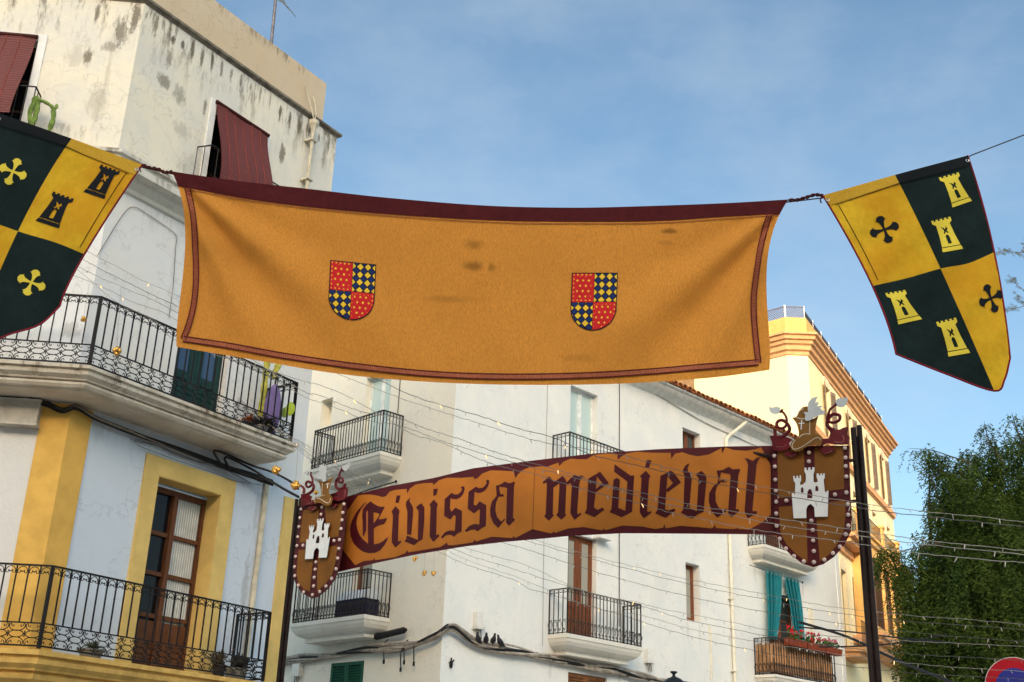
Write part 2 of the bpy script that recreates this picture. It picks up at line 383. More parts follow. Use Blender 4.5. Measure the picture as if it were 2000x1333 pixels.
# ================================================================ LEFT CORNER HOUSE
CL=(-5.986,15.376); LR=Fac(CL,33.7); LL=Fac(CL,84.8); TURN=math.tan(rad((84.8-33.7)/2))
def lcorner(o): return LR.P(-o*TURN,0,o)
YEL=simple('ochre_yellow_paint',(.60,.36,.085),.8,var=.1,scale=3,bmp=.25)
YELD=simple('pale_yellow_paint',(.62,.44,.15),.8,var=.1,scale=3,bmp=.25)
def left_house():
    T=thing('corner_townhouse',(CL[0],CL[1],0),'tall corner townhouse with stained cream top floor and pale blue and yellow first floor','house')
    sp_=[(LL.px(172,112),.10,.24,.75),(LL.px(238,62),.16,.42,.7),(LL.px(190,25),.07,.30,.8),(LL.px(265,35),.12,.5,.8),(LL.px(215,92),.22,.14,.5),(LL.px(150,110),.3,.3,.2),
        (LR.px(322,160),.24,.2,.65),(LR.px(350,185),.22,.26,.5),(LR.px(415,115),.07,.18,.8),(LR.px(550,300),.12,.34,.75),(LR.px(400,210),.07,.28,.7),(LR.px(330,115),.10,.34,.6),(LR.px(430,250),.06,.2,.4),(LR.px(632,310),.06,.3,.4),(LR.px(305,50),.06,.35,.7),(LR.px(345,60),.05,.22,.6),(LR.px(375,330),.5,.4,.18),(LR.px(355,255),.3,.25,.25),(LL.px(190,200),.25,.5,.25)]
    for x_ in range(300,655,19):
        y_=13+(x_-285)*.70; k_=(x_*37)%11/11; sp_.append((LR.px(x_,y_+10+18*k_),.035+.035*k_,.14+.30*((x_*53)%7/7),.55+.4*k_))
    up=plaster('cream_stained_render',(.74,.69,.56),(.62,.61,.57),dirt=(.10,.08,.05),streak=.75,spots=sp_,bands=((13.2,1.15,.9),(10.9,.5,.5)),patch=.9)
    mid=plaster('white_render',(.66,.67,.68),(.70,.67,.60),streak=.35,bands=((9.95,.5,.35),),spots=[(LL.px(140,645),.22,.22,.35)])
    low=plaster('pale_blue_render',(.54,.60,.67),(.50,.56,.63),streak=.14,patch=.35,bands=((6.4,.5,.25),),spots=[(LR.px(500,1000),.06,.8,.2),(LR.px(478,1150),.10,.9,.35)])
    lowL=plaster('greyish_left_face',(.60,.59,.57),(.56,.55,.53),streak=.12,patch=.3,bands=((6.4,.4,.2),))  # left face toned greyer than the pale blue right face
    par=plaster('tan_parapet_render',(.58,.48,.35),(.54,.42,.27),dirt=(.15,.12,.08),streak=.35,bands=((14.25,.22,.9),))
    # walls per storey
    topw=(1.68,2.82,10.55,12.25,.22); lt=(-2.75,-1.47,10.55,12.33,.22)
    mb=MB(); wall(mb,LR,0,4.6,10.2,13.25,[topw]); wall(mb,LL,-9,0,10.2,13.25,[lt,(-6.6,-5.4,10.55,12.33,.22)])
    mb.quad(LR.P(4.6,10.2),LR.P(4.6,10.2,-9),LR.P(4.6,13.25,-9),LR.P(4.6,13.25)); mb.quad(LR.P(4.6,13.25),LR.P(4.6,13.25,-9),LL.P(-9,13.25,-6),LL.P(-9,13.25)); mb.quad(LR.P(4.6,13.25),LR.P(4.6,13.25,-9),LR.P(0,13.25,-9),LR.P(0,13.25,0))
    build(mb,'wall',up,T)
    gd=(1.64,2.68,6.9,9.35,.3)
    mb=MB(); wall(mb,LR,0,4.6,6.55,10.2,[gd]); wall(mb,LL,-9,0,6.55,10.2,[(-3.6,-2.5,6.9,9.3,.3)]); mb.quad(LR.P(4.6,6.55),LR.P(4.6,6.55,-9),LR.P(4.6,10.2,-9),LR.P(4.6,10.2))
    build(mb,'wall',mid,T)
    ld=(1.62,2.86,3.25,5.94,.38)
    mb=MB(); wall(mb,LR,0,4.6,0,6.55,[ld]); mb.quad(LR.P(4.6,0),LR.P(4.6,0,-9),LR.P(4.6,6.55,-9),LR.P(4.6,6.55)); build(mb,'wall',low,T)
    mb=MB(); wall(mb,LL,-9,0,0,6.55,[(-3.6,-2.5,3.25,5.9,.3)]); build(mb,'wall',lowL,T)
    # parapet and coping
    mb=MB()
    k=-.12; c0=lcorner(k); e=LR.P(4.3,0,k); l=LL.P(-9,0,k)
    mb.loft([[Vector((p.x,p.y,z)) for p in (l,c0,e,LR.P(4.3,0,-9))] for z in (13.28,14.28)],close=False,caps=False)
    mb.loft([[Vector((p.x,p.y,z)) for p in (LL.P(-9,0,k-.25),lcorner(k-.25),LR.P(4.05,0,k-.25),LR.P(4.05,0,-9))] for z in (14.28,13.28)],close=False,caps=False)
    for s,t in (((l,c0),(LL.P(-9,0,k-.25),lcorner(k-.25))),((c0,e),(lcorner(k-.25),LR.P(4.05,0,k-.25))),((e,LR.P(4.3,0,-9)),(LR.P(4.05,0,k-.25),LR.P(4.05,0,-9)))):
        mb.quad(*[Vector((p.x,p.y,14.28)) for p in (s[0],s[1],t[1],t[0])])
    build(mb,'parapet',par,T)
    mb=MB(); q=.07
    ring=lambda o:[LL.P(-9,0,-.3),LL.P(-9,0,o),lcorner(o),LR.P(4.6+o,0,o),LR.P(4.6+o,0,-.3),LR.P(0,0,-.3)]
    slab(mb,ring,[(q,13.30),(q,13.255),(.02,13.235),(.0,13.21)]); build(mb,'roof_ledge',simple('grimy_ledge',(.17,.15,.12),.9,var=.4,bmp=.4),T)
    # string course under the top floor
    mb=MB(); ring=lambda o:[LL.P(-9,0,-.02),LL.P(-9,0,o),lcorner(o),LR.P(4.6,0,o),LR.P(4.6,0,-.02),LR.P(0,0,-.02)]
    slab(mb,ring,[(.30,10.42),(.30,10.36),(.25,10.35),(.25,10.28),(.31,10.26),(.31,10.16),(.18,10.14),(.14,10.08),(.06,10.02),(.05,9.96),(.0,9.94)])
    build(mb,'string_course',plaster('stained_moulding',(.62,.60,.54),(.5,.47,.40),dirt=(.12,.10,.07),streak=.6,bands=((10.44,.5,.8),)),T)
    # window surrounds
    W1=simple('white_surround_paint',(.74,.74,.72),.7,var=.06,bmp=.2)
    mb=MB(); frame_box(mb,LR,1.68,2.82,10.55,12.25,.12,-.01,.025); build(mb,'window_surround',W1,T); mb=MB(); frame_box(mb,LL,-2.75,-1.47,10.55,12.33,.12,-.01,.025); build(mb,'window_surround',W1,T)
    DARK=glass('dark_window_glass',(.008,.008,.009),.12)
    leaf(LR,1.68,2.82,10.55,12.25,-.17,simple('dark_wood',(.06,.03,.02),.5),DARK,T,'window',panel=0)
    leaf(LL,-2.75,-1.47,10.55,12.33,-.17,simple('dark_wood_paint',(.06,.03,.02),.5),DARK,T,'window',panel=0)
    leaf(LL,-6.6,-5.4,10.55,12.33,-.17,simple('old_dark_wood',(.06,.03,.02),.5),DARK,T,'window',panel=0)
    # green balcony door
    GR=simple('dark_green_paint',(.012,.038,.035),.45,var=.2,bmp=.1)
    leaf(LR,1.64,2.68,6.9,9.35,-.14,GR,glass('painted_sky_glass',(.05,.09,.16),.03),T,'balcony_door',panel=.30,pane_rows=1,st=.13,lbl='dark green double balcony door')  # blue base colour paints the sky's reflection into the panes
    leaf(LL,-3.6,-2.5,6.9,9.3,-.2,GR,DARK,T,'balcony_door',panel=.3,pane_rows=1)
    # brown balcony door: left leaf swung in (dark), right leaf with white curtains
    BR=simple('brown_varnished_wood',(.115,.045,.020),.45,var=.25,scale=8,stretch=(6,6,.6),bmp=.15)
    mb=MB(); frame_box(mb,LR,1.70,2.80,3.25,5.80,.08,-.36,-.27); mb.fbox(LR,2.21,2.29,3.25,5.8,-.36,-.25)
    mb.fbox(LR,2.29,2.80,3.27,3.95,-.35,-.30); mb.fbox(LR,1.70,2.21,3.27,3.95,-.35,-.30)
    for a,b in ((1.70,2.21),(2.29,2.80)): mb.fbox(LR,a+.09,b-.09,3.36,3.86,-.30,-.285); mb.fbox(LR,a+.16,b-.16,3.43,3.79,-.285,-.275)
    for z in (4.02,4.62,5.20): mb.fbox(LR,1.70,2.80,z-.03,z+.03,-.36,-.28)
    dr=build(mb,'balcony_door',BR,T,label='tall brown wooden balcony door with one dark and one curtained leaf')
    leaf(LL,-3.6,-2.5,3.25,5.9,-.2,BR,DARK,T,'balcony_door',panel=.3,pane_rows=2)
    mb=MB(); mb.fbox(LR,2.29,2.80,3.95,5.80,-.335,-.33); build(mb,'pane',glass('curtained_glass',(.40,.41,.38),.08),dr)
    mb=MB(); mb.fbox(LR,1.70,2.21,3.95,5.80,-.335,-.33); build(mb,'pane',DARK,dr)
    mb=MB()
    for i in range(11):
        u=2.32+i*.044; mb.tube([LR.P(u,3.97,-.322),LR.P(u+.004,5.78,-.322)],.009,3)
    build(mb,'curtain',simple('white_net_curtain',(.62,.62,.58),.9),dr)
    # yellow surround, pilaster strips
    mb=MB(); o=.035
    mb.prism([LR.P(1.36,3.25,o),LR.P(1.62,3.25,o),LR.P(1.62,5.94,o),LR.P(1.36,6.21,o)],[LR.P(1.36,3.25,0),LR.P(1.62,3.25,0),LR.P(1.62,5.94,0),LR.P(1.36,6.21,0)])
    mb.prism([LR.P(1.363,6.21,o-.001),LR.P(1.623,5.943,o-.001),LR.P(2.86,5.943,o-.001),LR.P(3.13,6.21,o-.001)],[LR.P(1.363,6.21,0),LR.P(1.623,5.943,0),LR.P(2.86,5.943,0),LR.P(3.13,6.21,0)])
    mb.prism([LR.P(2.86,3.25,o),LR.P(3.133,3.25,o),LR.P(3.133,6.21,o),LR.P(2.86,5.94,o)],[LR.P(2.86,3.25,0),LR.P(3.133,3.25,0),LR.P(3.133,6.21,0),LR.P(2.86,5.94,0)])
    # painted reveals
    mb.fbox(LR,1.6205,1.63,3.25,5.935,-.27,o-.002); mb.fbox(LR,2.85,2.8595,3.25,5.935,-.27,o-.002); mb.fbox(LR,1.63,2.85,5.93,5.9395,-.27,o-.002)
    build(mb,'door_surround',YELD,T)
    mb=MB(); c=lcorner(.03)
    ring=lambda o:[LL.P(-.37,0,-.01),LL.P(-.37,0,.03),c,LR.P(.34,0,.03),LR.P(.34,0,-.01),LR.P(0,0,-.01)]
    slab(mb,ring,[(0,6.54),(0,3.25)]); build(mb,'corner_pilaster',YEL,T)
    mb=MB(); mb.fbox(LR,4.24,4.615,3.0,6.24,-.01,.03); mb.fbox(LR,4.6,4.63,3.0,6.24,-1,-.01); build(mb,'end_pilaster',YELD,T)
    # balconies wrapping the corner
    def cring(D,uL,u1): return lambda s:[LL.P(uL,0,-.02),LL.P(uL,0,D-s),lcorner(D-s),LR.P(u1-s,0,D-s),LR.P(u1-s,0,-.02),LR.P(0,0,-.02)]
    SL=plaster('weathered_stone_moulding',(.60,.56,.48),(.44,.37,.28),dirt=(.10,.07,.04),streak=.75,patch=.9,bands=((6.92,.42,.95),))
    mb=MB(); slab(mb,cring(.76,-5,3.66),[(0,6.865),(0,6.82),(.045,6.815),(.045,6.785),(.02,6.78),(.03,6.74),(.09,6.70),(.10,6.68),(.145,6.675),(.145,6.66),(.11,6.655),(.11,6.625),(.14,6.59),(.20,6.575),(.20,6.56)])
    b=build(mb,'balcony',SL,T,label='upper balcony with weathered white moulded slab')
    rp=lambda D,u1:[LL.P(-4.8,0,D),lcorner(D),LR.P(u1,0,D),LR.P(u1,0,.01)]
    railing(rp(.68,3.56),6.88,1.0,'A',b,IRON,.142)
    SY=simple('yellow_painted_moulding',(.60,.38,.11),.75,var=.18,scale=5,bmp=.3)
    mb=MB(); slab(mb,cring(.76,-5,3.66),[(0,3.20),(0,3.14),(.05,3.135),(.05,3.10),(.02,3.095),(.03,3.04),(.10,2.99),(.11,2.965),(.16,2.96),(.16,2.93),(.12,2.925),(.14,2.87),(.22,2.82),(.24,2.80),(.30,2.79),(.30,2.75)])
    b=build(mb,'balcony',SY,T,label='lower balcony with yellow painted moulded slab')
    railing(rp(.68,3.52),3.22,1.0,'A',b,IRON,.142)
    mb=MB(); mb.fbox(LR,1.5,3.1,10.44,10.5,0,.3); mb2=mb; b=build(mb,'balcony',W1,T)
    def plain(path,z0,h,parent,sp=.13):
        mb=MB()
        for i in range(len(path)-1):
            a,c=path[i],path[i+1]; L=(c-a).length; n=max(1,round(L/sp))
            for k in range(n+1):
                p=a.lerp(c,k/n); mb.tube([p+Vector((0,0,z0)),p+Vector((0,0,z0+h))],.008,4)
            for z in (z0+.05,z0+h): mb.tube([a+Vector((0,0,z)),c+Vector((0,0,z))],.012,4)
        return build(mb,'railing',IRON,parent)
    plain([LR.P(1.44,0,.0),LR.P(1.52,0,.26),LR.P(3.06,0,.26),LR.P(3.06,0,0)],10.5,.86,b)
    mb=MB(); mb.fbox(LL,-2.95,-1.25,10.44,10.5,0,.3); b=build(mb,'balcony',W1,T)
    plain([LL.P(-2.93,0,.0),LL.P(-2.93,0,.26),LL.P(-1.27,0,.26),LL.P(-1.27,0,0)],10.5,.86,b)
    # rainwater pipe
    PV=simple('cream_pipe_paint',(.50,.46,.36),.6,var=.2,bmp=.2)
    mb=MB(); mb.lathe(LR.P(3.83,0,.14),[(.07,13.12),(.095,13.11),(.095,13.05),(.055,12.98),(.04,12.90),(.038,12.80)],8)
    mb.tube([LR.P(3.83,12.84,.14),LR.P(3.86,10.5,.12)],.034,8)
    for z in (12.7,11.9,11.2): mb.fbox(LR,3.77,3.92,z,z+.03,0,.19)
    mb.tube([LR.P(3.74,13.9,-.10),LR.P(3.80,13.3,.10),LR.P(3.83,13.1,.14)],.012,5); mb.tube([LR.P(3.98,13.8,-.10),LR.P(3.90,13.32,.10),LR.P(3.83,13.1,.14)],.012,5)
    build(mb,'downpipe',PV,T)
    mb=MB(); mb.tube([LR.P(3.78,6.4,.05),LR.P(3.74,3.3,.05)],.045,8); build(mb,'conduit',PV,T)
    # thin wires clipped to the walls
    GW=simple('grey_wire',(.17,.16,.15),.6)
    mb=MB(); v=spl([Vector((x,y,0)) for x,y in [(190,500),(240,420),(262,405),(290,420),(330,447),(345,462),(343,485),(338,560),(330,620)]],4); mb.tube([LR.px(p.x,p.y,.02) for p in v],.006,4); build(mb,'wall_wire',GW,T)
    for pts in ([(255,859),(300,868),(360,895),(450,915),(520,948)],[(268,870),(320,890),(420,925),(460,940),(512,948)],[(262,862),(310,872),(380,900),(440,918),(490,944)]):
        mb=MB(); v=spl([Vector((x,y,0)) for x,y in pts],4); mb.tube([LR.px(p.x,p.y,.05) for p in v],.007,4); build(mb,'wall_wire',GW,T)
    return T
LH=left_house()
def blind(fc,u0,u1,zt,zb,o0,o1,label,tilt=0.0):
    mb=MB(); n=26
    for i in range(n+1):
        f=i/n; 
    rows=[]
    for i in range(n+1):
        f=i/n; o=o0+(o1-o0)*math.sin(f*math.pi*.5)**1.6; z=zt+(zb-zt)*f
        rows.append([fc.P(u0+(u1-u0)*j/6+.015*math.sin(f*5+j)*f,z,o+.01*math.sin(j*1.7+f*3)) for j in range(7)])
    mb.add([p for r in rows for p in r],[(i*7+j,i*7+j+1,(i+1)*7+j+1,(i+1)*7+j) for i in range(n) for j in range(6)])
    b=len(mb.v); mb.add([p-fc.n*.012 for r in rows for p in r],[(i*7+j,(i+1)*7+j,(i+1)*7+j+1,i*7+j+1) for i in range(n) for j in range(6)])
    T=thing('roller_blind',fc.P((u0+u1)/2,zt,o0),label,'blind','maroon slatted blinds at the top floor windows')
    build(mb,'slats',MAROONSLAT,T)
    mb=MB(); mb.tube([fc.P(u0-.02,zt+.02,o0-.01),fc.P(u1+.02,zt+.02,o0-.01)],.035,8); build(mb,'roller',simple('dark_maroon_wood',(.06,.012,.010),.6),T)
    mb=MB()
    for j in (1,2,3,4,5):
        mb.tube([rows[i][j]+fc.n*.006 for i in range(0,n+1,2)],.005,3)
    build(mb,'cord',simple('red_cord',(.32,.07,.05),.8),T)
MAROONSLAT=striped('maroon_slats',(.17,.033,.025),(.075,.013,.012),6.5)
blind(LR,1.66,2.85,12.30,10.75,.06,.40,'maroon slatted blind hanging out over the railing left of the downpipe')
blind(LL,-2.80,-1.50,12.36,10.8,.06,.40,'maroon slatted blind on the window at the top left corner beside the climbing cactus')
# ================================================================ WHITE HOUSE
CW=(-1.268,25.969); WR=Fac(CW,44.3); WL=Fac(CW,135.3)
def white_house():
    T=thing('white_townhouse',(CW[0],CW[1],0),'white corner townhouse with tiled eave and four iron balconies behind the lettered sign','house')
    ws=[(WR.P(u,z,0),.10,.45,.22) for u,z in ((3.5,4.7),(6.1,4.75),(3.6,8.6),(6.1,8.6),(12.5,8.4),(15.2,8.3),(12.5,4.6),(9.05,6.3),(9.6,6.2),(2.0,11.5),(8.2,10.2),(.5,8.4),(16.6,9.5),(7.6,4.3))]+[(WR.P(1.9,9.0,0),.9,.5,.10),(WR.P(7.8,7.2,0),.7,.8,.08)]
    wh=plaster('white_limewash',(.77,.765,.72),(.68,.70,.69),dirt=(.30,.27,.22),streak=.16,patch=.8,rough=.8,bands=((5.2,.5,.2),(12.7,.5,.2)),spots=ws)
    wl=plaster('cream_limewash',(.77,.73,.62),(.71,.69,.62),dirt=(.30,.27,.22),streak=.16,patch=.7,rough=.8,bands=((5.2,.5,.2),))
    A=(4.07,5.16,5.5,8.05,.32); B=(4.07,5.16,9.45,11.93,.28); C=(9.0,9.66,6.56,8.13,.28); D=(8.98,9.85,11.0,12.02,.25); E=(13.15,14.6,5.5,7.95,.2); S=(4.15,5.6,3.0,4.7,.15); Fh=(13.2,14.2,9.2,11.6,.25)
    mb=MB(); wall(mb,WR,0,17.54,0,13.0,[A,B,C,D,E,S,Fh]); mb.quad(WR.P(17.54,0),WR.P(17.54,0,-9),WR.P(17.54,13,-9),WR.P(17.54,13))
    build(mb,'wall',wh,T)
    G=(-3.42,-2.42,9.35,11.72,.28); N=(-5.27,-4.80,10.76,11.52,.3); Hh=(-3.33,-2.6,5.55,7.95,.28); S2=(-3.83,-2.62,3.4,4.66,.12)
    mb=MB(); wall(mb,WL,-12,0,0,13.0,[G,N,Hh,S2]); mb.quad(WL.P(-12,13),WL.P(0,13),WL.P(0,13,-9),WL.P(-12,13,-9))
    mb.fbox(WL,-5.27,-4.80,10.76,11.52,-.31,-.30)
    build(mb,'wall',wl,T)
    BR=simple('reddish_brown_wood',(.17,.055,.022),.45,var=.25,scale=6,stretch=(5,5,.5),bmp=.15)
    PALE=glass('sky_pale_glass',(.50,.62,.60),.12); DK=glass('dark_pane',(.045,.045,.045),.08); CUR=glass('net_curtained_glass',(.33,.31,.25),.15)  # PALE: sky reflection over white curtains put into the glass colour
    leaf(WR,4.07,5.16,5.5,8.05,-.14,BR,CUR,T,'balcony_door',panel=.33,pane_rows=1,st=.13,lbl='reddish brown balcony door, one leaf ajar')
    mb=MB(); mb.fbox(WR,4.08,4.22,5.5,8.04,-.13,-.115); build(mb,'gap_shade_strip',simple('gap_shade_black',(.008,.006,.005),.9),T)  # black strip on the leaf stands in for shade inside the opening
    leaf(WR,4.07,5.16,9.45,11.93,-.16,simple('white_window_frame',(.72,.74,.73),.5,bmp=0),PALE,T,'window',panel=0,pane_rows=1,st=.07)
    leaf(WR,9.0,9.66,6.56,8.13,-.22,BR,CUR,T,'window',panel=0,pane_rows=1,st=.12,split=False)
    leaf(WR,8.98,9.85,11.0,12.02,-.2,BR,DK,T,'window',panel=0,pane_rows=1,st=.07,lbl='small dark brown framed window under the eave')
    leaf(WR,13.15,14.6,5.5,7.95,-.12,BR,DK,T,'balcony_door',panel=.4,pane_rows=2,st=.1)
    leaf(WR,13.2,14.2,9.2,11.6,-.2,BR,DK,T,'balcony_door',panel=.3,pane_rows=2,st=.1)
    leaf(WL,-3.42,-2.42,9.35,11.72,-.16,simple('white_frame',(.72,.76,.74),.5,bmp=0),PALE,T,'window',panel=0,pane_rows=1,st=.06)
    leaf(WL,-3.33,-2.6,5.55,7.95,-.2,BR,CUR,T,'balcony_door',panel=.33,pane_rows=1,st=.1,split=False)
    shutters(WR,4.15,5.6,3.0,4.7,-.05,simple('orange_brown_shutter',(.20,.085,.035),.6,var=.3),T,name='shutter')
    shutters(WL,-3.83,-2.62,3.4,4.66,.02,simple('green_shutter',(.012,.075,.045),.5,var=.2),T)
    # lintels
    mb=MB(); mb.fbox(WR,5.0,5.5,8.06,8.12,0,.25); build(mb,'lintel',wh,T)
    # balconies
    WB=plaster('white_stone_slab',(.70,.68,.61),(.64,.61,.54),dirt=(.22,.18,.12),streak=.45,patch=.7)
    sec=[(0,0),(0,-.07),(.03,-.08),(.05,-.16),(.12,-.24),(.21,-.27),(.22,-.30),(.22,-.36),(.24,-.37)]
    sec2=[(0,0),(0,-.09),(.02,-.10),(.04,-.17),(.09,-.25),(.17,-.31),(.28,-.35),(.28,-.38),(.27,-.44),(.30,-.45)]
    straight_balcony(WR,3.38,6.26,.62,5.47,sec2,T,WB,RUSTIRON,'B',1.05,.135,.009,label='balcony in front of the reddish brown double door')
    straight_balcony(WR,3.38,6.26,.60,9.38,sec2,T,WB,RUSTIRON,'B',1.0,.135,.008)
    straight_balcony(WR,12.25,15.75,.68,5.42,sec,T,WB,RUSTIRON,'B',1.03,.135,.009,label='balcony screened with reeds')
    straight_balcony(WR,12.15,15.3,.58,9.12,sec2,T,WB,RUSTIRON,'B',1.0,.135,.009)
    straight_balcony(WL,-4.60,-1.80,.66,9.36,sec2,T,WB,RUSTIRON,'B',1.02,.11,.008,label='upper left balcony with fluted slab')
    straight_balcony(WL,-4.62,-1.82,.74,5.55,sec2,T,WB,RUSTIRON,'B',1.02,.11,.008,label='lower left balcony with fluted slab')
    # eave, gutter, tiles
    mb=MB(); mb.add([WR.P(-.3,12.62,.0),WR.P(17.54,12.62,.0),WR.P(17.54,12.96,.30),WR.P(-.3,12.96,.30),WR.P(-.3,12.99,.0),WR.P(17.54,12.99,.0)],[(0,1,2,3),(3,2,5,4),(0,3,4),(1,5,2)])
    build(mb,'eave',simple('white_eave_paint',(.70,.69,.64),.8,var=.1,bmp=.3),T)
    mb=MB(); n=10; ring=[]
    for u in (-.3,17.6): ring.append([WR.P(u,12.90-.065*math.sin(math.pi*j/n),.40-.065*math.cos(math.pi*j/n)) for j in range(n+1)]+[WR.P(u,12.90-.055*math.sin(math.pi*(n-j)/n),.40-.055*math.cos(math.pi*(n-j)/n)) for j in range(n+1)])
    mb.loft(ring); 
    u=.3
    while u<17.5:
        mb.tube([WR.P(u,12.92,.28),WR.P(u,12.84,.33),WR.P(u,12.82,.40),WR.P(u,12.86,.47),WR.P(u,12.93,.47)],.009,4); u+=.82
    g=build(mb,'gutter',simple('grey_gutter_paint',(.42,.42,.40),.5,var=.2,bmp=.1),T)
    mb=MB(); u=-.4
    TILE=simple('terracotta_tiles',(.42,.17,.075),.85,var=.45,scale=4,bmp=.4)
    rnd=random.Random(3); sl=math.tan(rad(17))
    mb.quad(WR.P(-.4,12.985,.33),WR.P(17.7,12.985,.33),WR.P(17.7,12.985+sl*4.9,-4.6),WR.P(-.4,12.985+sl*4.9,-4.6))
    while u<17.8:
        for row in range(7):
            o1=.42-row*.36+rnd.uniform(-.02,.02); z1=13.0+sl*(row*.36)+.02; o0=o1-.46; z0=z1+sl*.46+.03
            r0,r1=.115,.085; dz=rnd.uniform(-.012,.012)
            ring=[]
            for (o,z,r) in ((o1,z1,r0),(o0,z0,r1)):
                a=[WR.P(u+r*math.cos(math.pi*j/6),z+dz+r*.85*math.sin(math.pi*j/6),o) for j in range(7)]
                b=[WR.P(u+(r-.018)*math.cos(math.pi*j/6),z+dz+(r-.018)*.85*math.sin(math.pi*j/6),o) for j in range(6,-1,-1)]
                ring.append(a+b)
            mb.loft(ring)
            # channel tile between
            ring=[]
            for (o,z,r) in ((o1-.03,z1,.085),(o0,z0,.07)):
                a=[WR.P(u+.115+r*math.cos(math.pi*j/5),z-.02-r*.6*math.sin(math.pi*j/5)+.03,o) for j in range(6)]
                b=[WR.P(u+.115+(r-.014)*math.cos(math.pi*j/5),z-.02-(r-.014)*.6*math.sin(math.pi*j/5)+.03,o) for j in range(5,-1,-1)]
                ring.append(a+b)
            mb.loft(ring)
        u+=.23
    build(mb,'roof',TILE,T)
    mb=MB(); mb.prism([WL.P(-4.9,12.9,-.01),WL.P(0.0,12.9,-.01),WL.P(-4.9,14.35,-.01)],[WL.P(-4.9,12.9,-.3),WL.P(0,12.9,-.3),WL.P(-4.9,14.35,-.3)]); build(mb,'gable',wl,T)
    # chimney behind the eave
    mb=MB(); mb.fbox(WR,11.9,12.5,13.5,15.1,-2.6,-2.0); mb.fbox(WR,11.82,12.58,15.1,15.18,-2.68,-1.92); build(mb,'chimney',simple('ochre_chimney_render',(.50,.30,.14),.85,var=.2,bmp=.4),T)
    # pipes
    PW=simple('cream_downpipe_paint',(.74,.70,.58),.5,var=.08,bmp=.1)
    mb=MB(); mb.tube(spl([WR.P(11.72,12.84,.38),WR.P(11.66,12.72,.34),WR.P(11.25,12.32,.13),WR.P(11.10,12.1,.08),WR.P(11.10,11.7,.08)],5),.055,10); mb.tube([WR.P(11.10,11.75,.08),WR.P(11.16,0,.08)],.05,10)
    for z in (11.9,9.6,7.4,5.4): mb.fbox(WR,11.02,11.22,z,z+.03,0,.14)
    build(mb,'downpipe',PW,T)
    mb=MB(); mb.tube([WR.P(15.55,7.15,.05),WR.P(15.55,5.9,.05)],.03,8); mb.fbox(WR,15.45,15.62,7.15,7.75,0,.1); mb.tube([WR.P(15.45,7.7,.04),WR.P(15.42,5.6,.04)],.01,4); build(mb,'conduit',PW,T)
    mb=MB(); mb.tube([WR.P(10.03,6.55,.03),WR.P(10.06,5.1,.03)],.022,6); mb.tube([WR.P(10.10,6.5,.02),WR.P(10.13,5.15,.02)],.012,5); build(mb,'conduit',PW,T)
    # tall thin cables clipped up the front
    mb=MB(); mb.tube([WR.P(6.05,12.9,.03),WR.P(6.05,6.0,.03)],.011,5); build(mb,'wall_cable',BLACK,T)
    mb=MB(); mb.tube([WR.P(3.15,12.6,.02),WR.P(3.15,8,.02),WR.P(3.2,5.2,.02)],.006,4); build(mb,'wall_cable',simple('grey_cable',(.22,.21,.2),.6),T)
    mb=MB(); mb.tube([WL.P(-2.05,12.6,.02),WL.P(-2.05,10.5,.02)],.012,4); build(mb,'wall_cable',BLACK,T)
    # ornate bits of ridge lines: long painted joint under the eave
    mb=MB(); v=[(1240,752),(1290,775),(1370,822),(1430,850),(1500,882)]
    v=spl([Vector((x,y,0)) for x,y in v],4); mb.tube([WR.px(p.x,p.y,.03) for p in v],.014,4); build(mb,'wall_cable',simple('pale_grey_cable',(.35,.34,.32),.6),T)
    # end pilaster line
    mb=MB(); mb.fbox(WR,17.35,17.55,0,12.6,.0,.03); build(mb,'corner_strip',wh,T)
    return T
white_house()
